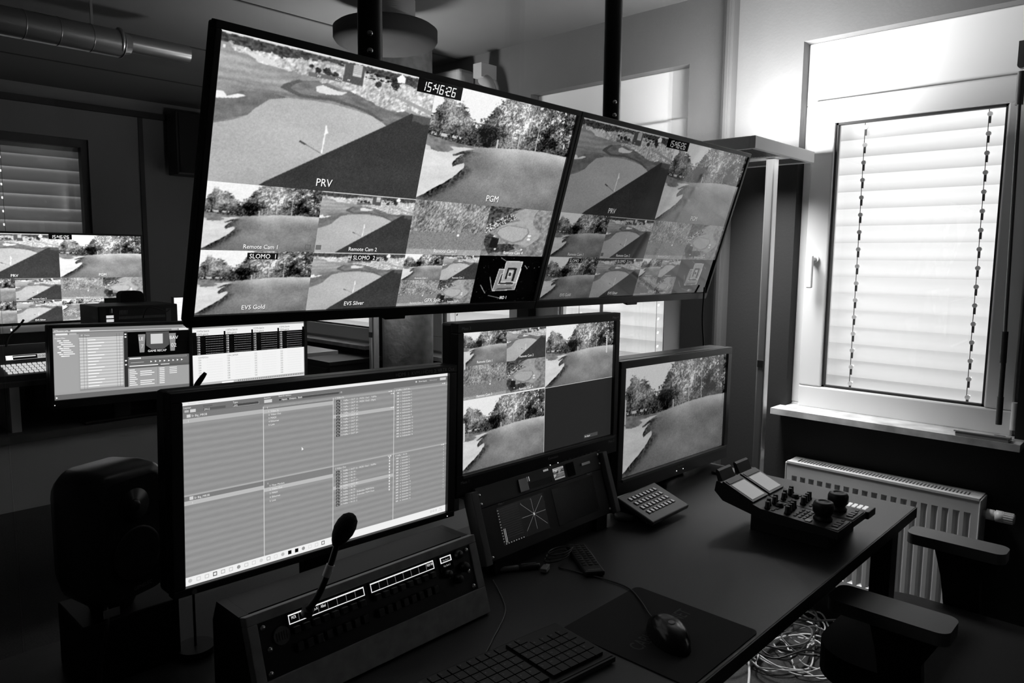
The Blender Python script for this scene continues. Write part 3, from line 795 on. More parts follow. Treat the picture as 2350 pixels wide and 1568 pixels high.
# KVM monitor picture
def kvm_pic(W, H):
    p = Pic(W, H)
    def bgf(U, V): return .585 + .022*np.sin(V*2*PI*26 + U*1.3) + (vn(U*200, V*200, 2)-.5)*.02
    p.grid(0, 0, 1, 1, 60, 260, bgf)
    p.rect(0, 0, 1, .024, .96); p.rect(0, .024, 1, .066, .47); 
    p.rect(0, .066, .747, .072, .50); p.rect(.247, .079, 1, .090, .66, 1); p.rect(0, .072, .25, .0905, .48)
    L2, L3, L4 = 2, 3, 4
    p.rect(0, .094, .25, .117, .74, L2); p.rect(.25, .098, .497, .121, .74, L2); p.rect(0, .066, .25, .094, .50, 1); p.rect(.25, .079, .497, .098, .50, 1)
    p.rect(.497, .187, .747, .209, .74, L2); p.rect(.497, .637, .747, .658, .74, L2)
    p.rect(0, .502, 1, .511, .70, L2); p.rect(.0, .511, .25, .536, .50, L2); p.rect(0, .536, .25, .559, .76, L2); p.rect(.25, .511, .497, .555, .52, L2); p.rect(.25, .553, .497, .576, .76, L2)
    for u in (.249, .497, .748): p.rect(u - .0012, .08, u + .0012, .953, .86, L3)
    p.rect(0, .953, 1, 1, .97, L2)
    w = .97
    p.text('Layout', .008, .040, .010, w); p.rect(.01, .048, .022, .060, .75, 3); p.rect(.026, .046, .042, .062, .85, 3)
    p.text('Direction', .064, .040, .009, .25); p.rect(.064, .046, .13, .060, .38, 3); p.text('[ALL]', .067, .058, .009, w)
    p.text('Type', .152, .040, .010, w); p.rect(.152, .044, .235, .060, .30, 3); p.frame(.152, .044, .235, .060, .001, .8, 3); p.text('(All)', .155, .057, .009, w)
    p.text('Inactive', .252, .036, .009, w); p.rect(.252, .042, .278, .060, .85, 3)
    p.text('Search names:', .300, .035, .010, w); p.text('Inputs', .312, .056, .010, w); p.text('Outputs', .337, .056, .010, w); p.text('Both', .368, .056, .010, w)
    for u in (.305, .331, .362): p.rect(u - .003, .048, u + .003, .056, .2, 3)
    p.rect(.381, .044, .520, .059, .32, 3); p.frame(.381, .044, .520, .059, .001, .65, 3); p.rect(.525, .046, .531, .056, .7, 3); p.text('x', .526, .055, .007, .2)
    p.text('Show Inputs', .860, .046, .010, w); p.rect(.845, .036, .851, .046, .9, 3); p.text('Bidirectional', .912, .046, .009, .75); p.rect(.962, .032, .992, .050, .8, 3); p.text('Connect', .966, .046, .009, .99)
    p.text('Sr Big_MR3B', .030, .086, .011, w); p.rect(.016, .072, .027, .088, .85, 3); p.text('1', .02, .112, .010, w)
    p.text('Sr Big_MR3B', .034, .530, .011, w); p.rect(.020, .514, .031, .532, .85, 3); p.text('1', .028, .554, .010, w)
    p.text('1', .262, .094, .011, w)
    for i, s in enumerate(('Video In', 'Video Out', 'MADI', 'Ethernet', 'Link')):
        p.text('%d' % (i+1), .266, .116 + .0195*i, .010, w); p.text(s, .273, .116 + .0195*i, .0105, w)
    p.text('1', .262, .535, .011, w)
    for i, s in enumerate(('Fiber Module', 'Video Out', 'MADI', 'Ethernet', 'Link')):
        p.text(str((0, 2, 3, 4, 5)[i]), .268, .550 + .0225*i, .010, w); p.text(s, .276, .550 + .0225*i, .0105, w)
    p.text('1 Video In', .505, .088, .011, w); p.text('2 Video Out', .505, .531, .011, w)
    a = ['VidRtr 1 OUT 13 - MCR1 Out1 - VidMix', 'VidRtr 1 OUT 14 - MCR1 Out2 - (Pgm)'] + ['VidRtr 1 OUT %d -' % k for k in (15,16,17,18,19,20,21,22,23,24)]
    bb = ['VidRtr 1 OUT 13 - MCR1 Out1 - VidMix', 'VidRtr 1 IN 14 -', 'VidRtr 1 IN 15 -', 'VidRtr 1 IN 16 -', 'VidRtr 1 OUT 17 -', 'VidRtr 1 OUT 18 -', 'VidRtr 1 IN 19 -', 'VidRtr 1 IN 20 -', 'VidRtr 1 IN 21 - Embedder PGM Dirty', 'VidRtr 1 IN 22 - Embedder PGM Clean', 'VidRtr 1 IN 23 -1', 'VidRtr 1 IN 23 -2']
    for lst, v0, dv in ((a, .109, .0195), (bb, .553, .0192)):
        for i, s in enumerate(lst):
            v = v0 + dv*i
            p.rect(.509, v - .012, .522, v + .002, .12, 3); p.text('HD', .5115, v - .001, .007, w); p.text('%d' % (i+1), .528, v, .010, w); p.text(s, .536, v, .0105, w)
    p.text('4 VidRtr 1 OUT 20 -', .756, .086, .010, w); p.text('4 VidRtr 1 IN 20 -', .756, .527, .010, w)
    for i in range(16):
        v = .106 + .0195*i; p.rect(.760, v - .010, .771, v, .8, 3); p.text('%d  DeEmbedder %d' % (i+1, i+1), .776, v, .0095, w)
        v = .546 + .0195*i; p.rect(.760, v - .010, .771, v, .8, 3); p.text('%d  Embedder %d' % (i+1, i+1), .778, v, .0095, w)
        p.rect(.985, .522 + i*.0195, .988, .532 + i*.0195, .75, 3)
    for i in range(12): p.rect(.728, .52 + i*.0195, .733, .532 + i*.0195, .93, 3)
    for (u, v) in ((.735,.083),(.745,.10),(.745,.192),(.985,.075),(.735,.515),(.985,.51)): p.rect(u-.012, v-.002, u-.004, v+.002, .95, 3); p.rect(u-.002, v-.004, u+.003, v+.004, .95, 3)
    rr = random.Random(5)
    for i in range(19):
        u = .012 + i*.0245; c = rr.choice((.75,.6,.8,.85)); 
        if i in (13, 14): p.rect(u, .963, u + .012, .986, .08, 3)
        elif i in (3, 18): p.rect(u, .963, u + .012, .986, .25, 3); p.rect(u+.002, .967, u + .010, .982, .95, 4)
        elif i % 3 == 0: p.poly([(u+.006+.006*math.cos(k*.785), .974-.011*math.sin(k*.785)) for k in range(8)], c, 3)
        else: p.frame(u, .964, u + .012, .985, .0015, c, 3)
    p.text('15:46', .975, .972, .007, .6, 'c'); p.text('25.07.2024', .975, .986, .006, .6, 'c')
    for u in (.925, .937, .949): p.frame(u, .967, u + .007, .980, .001, .6, 3)
    p.poly([(.380,.350),(.380,.372),(.3865,.366)], 1, 5); p.text('Systems / Unique', .02, .018, .009, .8)
    return p
KS = screen_mat('kvm_screen', .93, .4, .3)
kw, kh = .553, .307
t, f = monitor('monitor', 'wide monitor at left of the desk showing a grey list of inputs and outputs', .410, 1.07, .885, kw, kh, .018, .015, .012, .024, kvm_pic(kw - .036, kh - .027), KS)
b = MB(); R = Euler((0, .024, 0)).to_matrix().to_4x4()
text3d(b, 'HDMI 1: KVM / HDMI 2: VRTR Out', lambda x, y: (kw - .008 + x, -.0064, kh - .0108 + y), .0068, 'r')
ob('printed_label', b, PRINTD, f)
ob('power_light', MB().box(kw - .020, -.0068, .004, kw - .0188, -.006, .0052), LEDM, f)
ob('maker_badge', MB().cyl((.03, -.0066, .0045), (.03, -.006, .0045), .004, n=16), GREYP, f)

# quad-view monitor "Mess"
def mess_pic(W, H):
    p = Pic(W, H)
    p.grid(0, 0, .253, .24, 150, 90, sceneA); p.grid(.253, 0, .5, .24, 150, 90, sceneB)
    p.grid(0, .24, .253, .478, 150, 90, sceneC); p.grid(.253, .24, .5, .478, 150, 90, sceneD)
    p.grid(.5, 0, 1, .49, 280, 165, sceneA); p.grid(0, .488, .5, 1, 280, 165, sceneA)
    p.grid(.5, .49, 1, 1, 4, 4, lambda U, V: .165 + 0*U)
    p.rect(.499, 0, .5015, 1, .8, 1); p.rect(0, .478, .5, .488, .93, 1); p.rect(.5, .488, 1, .4915, .8, 1); p.rect(.2525, 0, .2535, .478, .5, 1)
    p.text('Remote Cam 1', .127, .226, .018, .99, 'c'); p.text('Remote Cam 2', .376, .222, .018, .99, 'c')
    p.text('Remote Cam 3', .127, .470, .018, .99, 'c'); p.text('Remote Cam 4', .376, .468, .018, .99, 'c')
    for (u, v0, v1) in ((.013, .14, .26), (.013, .64, .77), (.944, .12, .27)):
        p.rect(u, v0, u + .009, v1, .80, 2)
        for k in range(8): p.rect(u - .005, v0 + (v1-v0)*k/8, u, v0 + (v1-v0)*k/8 + .003, .8, 2)
    p.rect(.79, .945, .895, .975, .28, 1); p.text('No Signal', .795, .967, .013, .95, 'l')
    return p
MS = screen_mat('mess_screen', .95, .3, .4)
mw, mh = .551, .355
t, f = monitor('monitor', 'tall black monitor showing four golf pictures and one blank grey quarter', .968, 1.07, .905, mw, mh, .018, .020, .046, .009, mess_pic(mw - .036, mh - .066), MS, depth=.03)
for (s, x, z, al) in (('Mess 3', .012, mh - .014, 'l'), ('Mess 4', mw - .010, mh - .014, 'r'), ('Mess 1', .012, .028, 'l'), ('Mess 2', mw - .012, .028, 'r'), ('Konvision', mw*.545, .028, 'c')):
    b = MB(); text3d(b, s, lambda X, Y: (x + X, -.0064, z + Y), .0062, al)
    ob('printed_label', b, mat('mid_print', .45, .6), f)
ob('screen_lip', MB().box(.016, -.010, .040, mw - .016, -.0061, .0455), GREYP, f)
for xx in (.525, .575): ob('power_light', MB().box(mw*xx, -.0068, .014, mw*xx + .0016, -.006, .0156), LEDM, f)
b = MB()
for i in range(9): b.box(mw*.62 + i*.016, -.0072, .015, mw*.62 + i*.016 + .007, -.006, .017)
ob('button_row', b, GREYP, f)

# right monitor
def rm_pic(W, H):
    p = Pic(W, H); p.grid(0, 0, 1, 1, 420, 236, sceneA)
    p.rect(.020, .29, .030, .515, .78, 2)
    for k in range(8): p.rect(.012, .29 + .225*k/8, .020, .294 + .225*k/8, .8, 2)
    return p
RS = screen_mat('right_screen', .55, .12, .7)
rw, rh = .598, .352
t, f = monitor('monitor', 'right-hand monitor at the desk end showing one full golf picture with trees', 1.524, 1.07, .778, rw, rh, .024, .020, .042, .019, rm_pic(rw - .048, rh - .062), RS, body=mat('monitor_grey_black', .035, .35), depth=.06)
b = MB(); text3d(b, 'Konvision', lambda X, Y: (rw*.53 + X, -.0064, .022 + Y), .0062, 'c'); ob('printed_label', b, PRINTD, f)
ob('screen_lip', MB().box(.020, -.011, .035, rw - .020, -.0061, .0415), mat('lip_grey', .10, .4), f)
for xx in (.49, .55): ob('power_light', MB().box(rw*xx, -.0068, .013, rw*xx + .002, -.006, .015), LEDM, f)

# ------------------------------------------------------------------ intercom console in plywood rack
t = thing('intercom_panel', 'plywood-framed rack with intercom key panel in front of the left monitor', 'intercom', (.462, .905, .74))
cw = .447
e = Vector((0, .045, .135)).normalized(); nrm = Vector((0, -e.z, e.y))
Ms = Matrix(((1, 0, 0, 0), (0, -nrm.y, e.y, 0), (0, -nrm.z, e.z, .005), (0, 0, 0, 1)))   # local: x, depth (+ into rack), height along slope
# Ms maps (x, d, s): d into the rack
hs = .1423
b = MB()
b.box(0, 0, 0, cw, .018, .047, 0, Ms); b.box(0, 0, hs - .014, cw, .018, hs, 0, Ms); b.box(0, 0, .047, .016, .018, hs - .014, 0, Ms); b.box(cw - .018, 0, .047, cw, .018, hs - .014, 0, Ms)
ob('plywood_frame', b, WOOD, t, bevel=.0012)
b = MB()
for x0 in (0, cw - .015):
    b = MB(); b.prism([(.0205, .0), (.150, .0), (.150, .10), (.135, .134), (.064, .134), (.026, .02)], 'x', x0, x0 + .015); ob('side_panel', b, mat('black_stained_wood', .015, .6), t)
b = MB(); b.prism([(.0665, .124), (.135, .124), (.135, .134), (.0665, .134)], 'x', .0152, cw - .0152)
ob('top_panel', b, mat('black_stained_wood', .015, .6), t)
pan_w = cw - .034; pan_h = .0815; px0 = .016; ps0 = .0468
ob('face_plate', MB().box(px0, .003, ps0, px0 + pan_w, .012, ps0 + pan_h, 0, Ms), mat('panel_black', .008, .35), t)
def UV(u, v): return (px0 + u * pan_w, ps0 + (1 - v) * pan_h)
def slope_box(mb, u0, v0, u1, v1, d0, d1, mi=0):
    a = UV(u0, v0); c = UV(u1, v1); mb.box(a[0], d0, c[1], c[0], d1, a[1], mi, Ms)
for (u0, u1, v0, v1, n, labs) in ((.114, .436, .045, .215, 8, {0: 'MCR', 2: 'Comm A', 3: 'Allied'}), (.468, .789, .043, .221, 8, {7: 'PGM VR'})):
    b = MB(); slope_box(b, u0 - .006, v0 - .03, u1 + .006, v1 + .03, .0005, .003); d = ob('display_strip', b, GLOSSBLK, t)
    b = MB(); a = .0022; h = .014
    slope_box(b, u0, v0, u1, v0 + h*1.6, -.0002, .0004); slope_box(b, u0, v1 - h, u1, v1, -.0002, .0004); slope_box(b, u0, v0, u0 + a, v1, -.0002, .0004); slope_box(b, u1 - a, v0, u1, v1, -.0002, .0004)
    for k, s in labs.items():
        uc = u0 + (u1 - u0) * (k + .5) / n; q = UV(uc, .135)
        text3d(b, s, lambda X, Y: (Ms @ Vector((q[0] + X, -.0003, q[1] + Y)))[:], .0042, 'c', sx=.62)
    ob('lit_outline', b, mat('display_white', .1, .5, emit=1, estr=.9), d)
    b = MB()
    for k in range(1, n):
        uc = u0 + (u1 - u0) * k / n; slope_box(b, uc - .0008, v0 + .02, uc + .0008, v1 - .02, -.0001, .0004)
    ob('cell_divider', b, mat('display_grey', .1, .5, emit=.12, estr=1), d)
b = MB(); slope_box(b, .82, .04, .895, .38, .0005, .003); d = ob('small_display', b, GLOSSBLK, t)
b = MB()
for (a0, c0, a1, c1) in ((.827,.062,.888,.080),(.827,.168,.888,.184),(.827,.062,.831,.184),(.884,.062,.888,.184)): slope_box(b, a0, c0, a1, c1, -.0002, .0004)
ob('lit_outline', b, MATS['display_white'], d)
b = MB()
for (v, s) in ((.15, 'Key Bank 1'), (.27, 'Key Bank 2')):
    q = UV(.858, v); text3d(b, s, lambda X, Y: (Ms @ Vector((q[0] + X, -.0003, q[1] + Y)))[:], .003, 'c', sx=.8)
ob('display_text', b, mat('display_mid', .1, .5, emit=.35, estr=1), d)
for (u0, u1) in ((.114, .436), (.468, .789)):
    for i in range(8):
        for vv, hh in ((.27, .13), (.56, .16)):
            b = MB(); ua = u0 + (u1-u0)*(i + .18)/8; slope_box(b, ua, vv, ua + (u1-u0)*.64/8, vv + hh, -.006, .004)
            ob('talk_key' if vv < .5 else 'listen_key', b, BLK2, t, bevel=.0012)
b = MB(); q = UV(.079, .34)
b.cyl(Ms @ Vector((q[0], .003, q[1])), Ms @ Vector((q[0], -.001, q[1])), .013, n=24)
for i in range(5): b.cyl(Ms @ Vector((q[0] - .008 + .004*i, -.0009, q[1] - .006)), Ms @ Vector((q[0] - .008 + .004*i, -.0018, q[1] + .006)), .0008, n=6)
ob('speaker_grille', b, GREYP, t)
for (u, v, r) in ((.925, .12, .008), (.945, .42, .009), (.85, .43, .007), (.90, .62, .008)):
    q = UV(u, v); b = MB(); b.lathe([(r, 0), (r, .006), (r*.8, .012), (r*.7, .013)], Ms @ Vector((q[0], .003, q[1])), 20, ax=nrm)
    ob('rotary_knob', b, BLK2, t)
for (u, v) in ((.018, .1), (.018, .9), (.982, .1), (.982, .9), (.03, .5), (.97, .55)):
    q = UV(u, v); b = MB(); b.lathe([(.0042, 0), (.0042, .0015), (.003, .003)], Ms @ Vector((q[0], .003, q[1])), 12, ax=nrm)
    ob('screw', b, CHROME, t)
# gooseneck microphone screwed into the panel
g = thing('gooseneck_microphone', 'black gooseneck microphone with foam windscreen in front of the left monitor', 'microphone', (.545, .938, .868))
o = Vector((.545, .938, .868))
path = [(.545, .936, .862), (.552, .926, .885), (.566, .912, .925), (.578, .90, .965)]
base0 = Vector((.5475, .938, .862))
pts = [Vector((.549,.93,.868)), Vector((.555,.915,.888)), Vector((.563,.905,.915)), Vector((.572,.90,.943)), Vector((.583,.898,.975))]
ob('stem', MB().tube([p - o for p in pts], lambda s: .0052 - .0008*s, 12), BLK, g)
ob('mounting_nut', MB().cyl(pts[0] - o - Vector((0,-.002,.006)), pts[0] - o + Vector((0,-.003,.004)), .009, n=16), BLK, g)
d = (pts[3] - pts[2]).normalized(); lp = pts[2] * .4 + pts[3] * .6 - o
lb = ob('name_sleeve', MB().cyl(lp - d*.009, lp + d*.009, .0062, n=16), LABEL, g)
d = (pts[4] - pts[3]).normalized(); d = (d + Vector((.35, 0, .0))).normalized()
ob('windscreen', MB().lathe([(.004, -.006), (.0085, 0), (.0125, .008), (.0155, .019), (.0152, .030), (.012, .040), (.006, .0455), (.001, .047)], pts[4] - o - d*.004, 24, ax=d), mat('foam', .012, .95, bump=1, bscale=500), g)

# ------------------------------------------------------------------ scope rack
t = thing('scope_rack', 'black rack with two small measuring screens under the tall monitor', 'rack unit', (1.0, 1.0, .74))
rw2 = .445
e2 = Vector((0, .045, .135)).normalized(); n2 = Vector((0, -e2.z, e2.y)); h2 = .1423
Mr = Matrix(((1, 0, 0, 0), (0, -n2.y, e2.y, .01), (0, -n2.z, e2.z, .035), (0, 0, 0, 1)))
def r_uv(u, v): return (u * rw2, (1 - v) * h2)
def rb(mb, u0, v0, u1, v1, d0, d1, mi=0):
    a = r_uv(u0, v0); c = r_uv(u1, v1); mb.box(a[0], d0, c[1], c[0], d1, a[1], mi, Mr)
b = MB(); b.prism([(.026, .0), (.068, .0), (.068, .160), (.060, .162), (.026, .05)], 'x', .022, rw2 - .022); ob('case', b, BLK, t)
for (u0, u1) in ((-.022, .02), (.972, 1.012)):
    b = MB(); rb(b, u0, -.03, u1, 1.02, -.012, .016); ob('side_rail', b, mat('rail_wood_grey', .13, .6), t, bevel=.002)
b = MB(); rb(b, .03, -.06, .965, .24, .0, .012); up = ob('upper_unit', b, mat('unit_grey', .05, .5), t, bevel=.001)
b = MB(); rb(b, .03, .245, .965, 1.0, .0, .012); lo_ = ob('screen_unit', b, BLK, t, bevel=.001)
def scope_pic(W, H):
    p = Pic(W, H); p.rect(0, 0, 1, 1, .12, 0)
    for k in range(14):
        v = .06 + k*.06
        p.rect(.06, v, .44, v + .004, .30, 1)
        for j in range(22): p.rect(.07 + j*.017, v - .02, .072 + j*.017, v, .20, 1)
    for k in range(12): p.rect(.012, .07 + k*.075, .035, .082 + k*.075, .8, 1)
    p.rect(.06, .58, .068, .95, .85, 2); p.rect(.085, .58, .093, .95, .85, 2)
    for k in range(8): p.rect(.05 + k*.052, .965, .065 + k*.052, .985, .85, 1)
    c = (.73, .48)
    for (dx, dy) in ((0, -.42), (0, .42), (-.26, 0), (.26, 0), (-.24, -.38), (.24, .38), (.24, -.40), (-.22, .38)):
        x, y = c[0] + dx, c[1] + dy; L = math.hypot(dx*W, dy*H); nx, ny = -dy*H/L*.0005/W, dx*W/L*.0005/H
        p.poly([(c[0]-nx, c[1]-ny), (c[0]+nx, c[1]+ny), (x+nx, y+ny), (x-nx, y-ny)], .50, 2)
    p.poly([(c[0]+.012*math.cos(k*.785), c[1]+.04*math.sin(k*.785)) for k in range(8)], 1, 3)
    p.text('Left', .70, .07, .03, .5, 'l'); p.text('L', .50, .10, .03, .6, 'l'); p.text('R', .965, .10, .03, .6, 'l')
    return p
def on_rack(pic, u0, v0, u1, v1, name, m, par):
    a = r_uv(u0, v0); c = r_uv(u1, v1)
    s = ob(name, pic.mesh(name, m), m, par)
    s.matrix_local = Mr @ Matrix.Translation((a[0], -.0006, c[1]))
    return s
SS = screen_mat('scope_screen', .55, .3, .4)
sw = (.46 - .13) * rw2; sh = (.85 - .30) * h2
on_rack(scope_pic(sw, sh), .13, .30, .46, .85, 'scope_screen', SS, lo_)
b = MB(); rb(b, .53, .30, .87, .88, -.0008, .0); ob('blank_screen', b, mat('screen_off', .006, .25), lo_)
for (s, u, v) in (('Mess 1', .15, .27), ('Mess 2', .83, .27)):
    b = MB(); q = r_uv(u, v); text3d(b, s, lambda X, Y: (Mr @ Vector((q[0] + X, -.0012, q[1] + Y)))[:], .0045, 'l'); ob('printed_label', b, PRINTD, lo_)
b = MB(); rb(b, .35, .10, .55, .19, -.0008, .0002)
ob('vent_slots', b, mat('vent_shadow', .004, .7), up)
b = MB()
for i in range(36): rb(b, .355 + i*.0053, .10, .3575 + i*.0053, .19, -.0012, .0)
ob('vent_fins', b, GREYP, up)
def lcd_pic(W, H):
    p = Pic(W, H); p.grid(0, .14, 1, .82, 60, 50, sceneA); p.rect(0, 0, 1, .14, .9, 1); p.rect(.02, .82, 1, 1, .15, 1); p.rect(.02, .86, .98, .90, .9, 2); p.rect(.02, .93, .98, .97, .9, 2); p.rect(.1, .05, .9, .09, .3, 2)
    return p
LS = screen_mat('lcd_screen', .5, .3, .3)
on_rack(lcd_pic(.085*rw2, .185*h2), .572, .0, .657, .185, 'lcd_screen', LS, up)
b = MB()
for i in range(2): rb(b, .375 + i*.014, .0, .378 + i*.014, .07, -.001, .0)
for i in range(5): rb(b, .505 + i*.008, -.03, .508 + i*.008, .0, -.001, .0)
rb(b, .335, .04, .345, .06, -.001, .0); rb(b, .355, .03, .365, .05, -.001, .0)
ob('status_lights', b, mat('status_dim', .1, .5, emit=.35, estr=1), up)
b = MB(); rb(b, .31, .0, .372, .19, -.003, .0); ob('card_slot', b, GLOSSBLK, up)
b = MB(); rb(b, .68, -.02, .74, .2, -.003, .0); ob('jog_knob', b, GLOSSBLK, up, bevel=.003)
b = MB(); rb(b, .80, .05, .87, .09, -.004, .0); ob('pull_handle', b, ALU, up)
for (u, v) in ((.045, .05), (.045, .18), (.955, .0), (.955, .15), (.045, .95), (.955, .93)):
    q = r_uv(u, v); b = MB(); b.lathe([(.004, 0), (.004, .0015), (.0028, .003)], Mr @ Vector((q[0], 0, q[1])), 12, ax=n2); ob('screw', b, CHROME, t)
for fx in (.03, rw2 - .07): ob('foot', MB().box(fx, .014, 0, fx + .04, .06, .040), BLK, t)

# ------------------------------------------------------------------ key pad on stand
A = Vector((1.565, 1.03, .8)); 
kc = [Vector((1.545, 1.022, .802)), Vector((1.72, 1.026, .802))]
kd = [Vector((1.480, .913, .765)), Vector((1.626, .922, .765))]
ex = (kc[1] - kc[0]); ex.z = 0; wk = ex.length; ex.normalize()
dn = ((kd[0] + kd[1]) / 2 - (kc[0] + kc[1]) / 2); dn = (dn - ex * dn.dot(ex)); hk = dn.length; dn.normalize(); nk = ex.cross(-dn).normalized()
org = (kd[0] + kd[1]) / 2 - ex * wk / 2
t = thing('key_pad', 'small black key pad with four rows of lit keys on its stand', 'key pad', (org.x, org.y, .74))
oo = org - Vector((org.x, org.y, .74))
Mk = Matrix(((ex.x, -dn.x, nk.x, oo.x), (ex.y, -dn.y, nk.y, oo.y), (ex.z, -dn.z, nk.z, oo.z), (0, 0, 0, 1)))
ob('body', MB().box(0, 0, -.012, wk, hk, 0, 0, Mk), mat('keypad_black', .03, .4), t, bevel=.003)
for r in range(4):
    for c in range(8):
        u = .165 + c * .092; v = .20 + r * .17
        x = u * wk; y = (1 - v) * hk
        b = MB(); b.prism([(x - wk*.032, y - hk*.052), (x + wk*.032, y - hk*.052), (x + wk*.032, y + hk*.052), (x - wk*.032, y + hk*.052)], 'z', 0, .0022, 0, Mk)
        k = ob('key', b, BLK2, t, bevel=.0006, seg=1)
        b = MB(); 
        b.add([Mk @ Vector(q) for q in ((x - wk*.022, y + hk*.04, .0024), (x + wk*.004, y + hk*.04, .0024), (x + wk*.024, y - hk*.035, .0024), (x - wk*.004, y - hk*.035, .0024))], [(0, 1, 2, 3)])
        ob('key_legend', b, mat('key_glow', .3, .5, emit=.30, estr=1), k)
b = MB(); text3d(b, '@ remote', lambda X, Y: (Mk @ Vector((wk*.5 + X, hk*.93 + Y - .004, .0005)))[:], .005, 'c'); ob('printed_label', b, PRINT, t)
b = MB(); b.prism([(.04, .002), (.15, .002), (.13, .045), (.10, .055)], 'x', .035, wk - .035); ob('stand', b, BLK, t)
tag(ob('roll_of_tape', MB().lathe([(.022, 0), (.026, 0), (.026, .012), (.022, .012)], (1.50, 1.02, .741), 24), mat('tape_white', .35, .5)), 'small pale ring standing on the desk left of the key pad', 'ring')

# ------------------------------------------------------------------ camera control panels on a box
t = thing('panel_base_box', 'dark box on the desk carrying the two joystick control panels', 'box', (1.655, .576, .74))
ob('body', MB().box(0, 0, 0, .165, .185, .049), mat('box_black', .035, .55), t, bevel=.001)
rb_ = ob('bracket_plate', MB().box(.05, -.03, .0492, .20, .02, .0508), mat('bracket_black', .045, .4), t)
ob('side_label', MB().box(.1652, .02, .012, .1662, .07, .036), GREYP, t)
def rcp(x, label, first=None):
    t = thing('camera_control_panel', label, 'control panel', (x, .535, .791), group='camera control panels on the box')
    w = .088
    prof = [(0, .002), (.0, .018), (.175, .027), (.195, .033), (.278, .068), (.288, .068), (.292, .044), (.27, .024), (.16, .0)]
    ob('body', MB().prism(prof, 'x', .001, w - .001), mat('rcp_black', .02, .42), t, bevel=.0015)
    def top(y): return np.interp(y, [0, .175, .195, .278], [.018, .027, .033, .068])
    a = Vector((0, .175, .030)); 
    # tilted lcd
    ey = (Vector((0, .278, .068)) - Vector((0, .195, .033))).normalized(); nz = Vector((0, -ey.z, ey.y))
    def slab(y0, y1, x0, x1, h, m, nm, par, d=0.0):
        p0 = Vector((0, .200, .0355)) + ey * y0; p1 = Vector((0, .200, .0355)) + ey * y1
        b = MB(); v = []
        for (p, X) in ((p0, x0), (p0, x1), (p1, x1), (p1, x0)):
            v.append(Vector((X, p.y, p.z)) + nz * d)
        v += [q + nz * h for q in v]
        b.add(v, [(0,3,2,1),(4,5,6,7),(0,1,5,4),(1,2,6,5),(2,3,7,6),(3,0,4,7)])
        return ob(nm, b, m, par)
    fr = slab(-.004, .080, .004, w - .004, .004, mat('rcp_frame', .03, .3), 'display_frame', t)
    slab(.002, .060, .012, w - .012, .001, mat('rcp_lcd', .03, .2, emit=.20, estr=1.0), 'display_glass', fr, .0042)
    slab(.064, .076, .010, w - .010, .001, mat('rcp_header', .05, .4), 'display_header', fr, .0042)
    # connector hoods at the rear
    b = MB(); b.prism([(.276, .066), (.290, .066), (.297, .090), (.294, .094), (.288, .090)], 'x', .012, w - .012); ob('rear_hood', b, BLK2, t, bevel=.002)
    zt = lambda y: float(top(y))
    for (kx, ky, r, h) in ((.015,.165,.0055,.016),(.038,.172,.0055,.016),(.060,.168,.0055,.016),(.075,.172,.006,.017),(.02,.12,.006,.017),(.037,.122,.006,.017),(.054,.124,.006,.017),(.071,.126,.006,.017),(.052,.152,.008,.008)):
        b = MB(); b.lathe([(r*1.2, 0), (r*1.2, .003), (r, .004), (r*.9, h), (r*.6, h + .001)], (kx, ky, zt(ky)), 14); ob('rotary_knob', b, BLK, t)
    for r in range(3):
        for c in range(4):
            b = MB(); bx, by = .018 + c*.016, .078 + r*.011; b.box(bx, by, zt(by) - .001, bx + .011, by + .006, zt(by) + .002); ob('button', b, BLK2, t, bevel=.0008, seg=1)
    for (bx, by) in ((.01,.148),(.026,.145),(.066,.145)):
        b = MB(); b.box(bx, by, zt(by) - .001, bx + .011, by + .006, zt(by) + .002); ob('button', b, BLK2, t, bevel=.0008, seg=1)
    # joystick
    b = MB(); b.lathe([(.020, 0), (.021, .003), (.018, .007), (.0165, .010), (.019, .014), (.0225, .018), (.0225, .034), (.020, .040), (.012, .042), (.011, .040)], (.052, .052, zt(.05)), 28)
    j = ob('joystick', b, BLK, t)
    b = MB()
    for i in range(20):
        an = 2*PI*i/20; b.box(.052 + .0215*math.cos(an) - .0008, .052 + .0215*math.sin(an) - .0008, zt(.05) + .024, .052 + .0215*math.cos(an) + .0008, .052 + .0215*math.sin(an) + .0008, zt(.05) + .034)
    ob('grip_ring', b, BLK2, j)
    ob('front_plate', MB().box(.006, .002, .0178, w - .006, .030, .0205), mat('rcp_plate', .075, .45), t, bevel=.003)
    for (bx, by, bw) in ((.02,.012,.010),(.034,.012,.012),(.05,.012,.010)):
        b = MB(); b.box(bx, by - .004, .0205, bx + bw, by + .010, .0228); ob('button', b, BLK2, t, bevel=.002)
    ob('release_tab', MB().box(.068, .012, .0205, .078, .018, .0222), BLK, t)
    ob('clear_window', MB().box(.008, .064, .0205, .024, .076, .0235), mat('rcp_window', .35, .2), t)
    return t
r1 = rcp(1.592, 'left camera control panel with joystick on the dark box')
r2 = copy_tree(r1); r2.location = (1.682, .535, .791); r2['label'] = 'right camera control panel with joystick, nearer the radiator'
t = thing('shading_knob_unit', 'small unit with upright round knob and lit keys beside the control panels', 'control unit', (1.773, .53, .791))
ob('body', MB().box(0, 0, 0, .05, .11, .018), BLK2, t, bevel=.002)
b = MB(); b.lathe([(.0125, 0), (.0125, .022), (.011, .024)], (.025, .085, .018), 24); ob('knob', b, BLK, t)
b = MB()
for i in range(4):
    for j in range(2): b.box(.012 + j*.014, .012 + i*.012, .018, .022 + j*.014, .019 + i*.012, .0205)
ob('lit_keys', b, mat('lit_keys', .5, .5, emit=.6, estr=1), t)

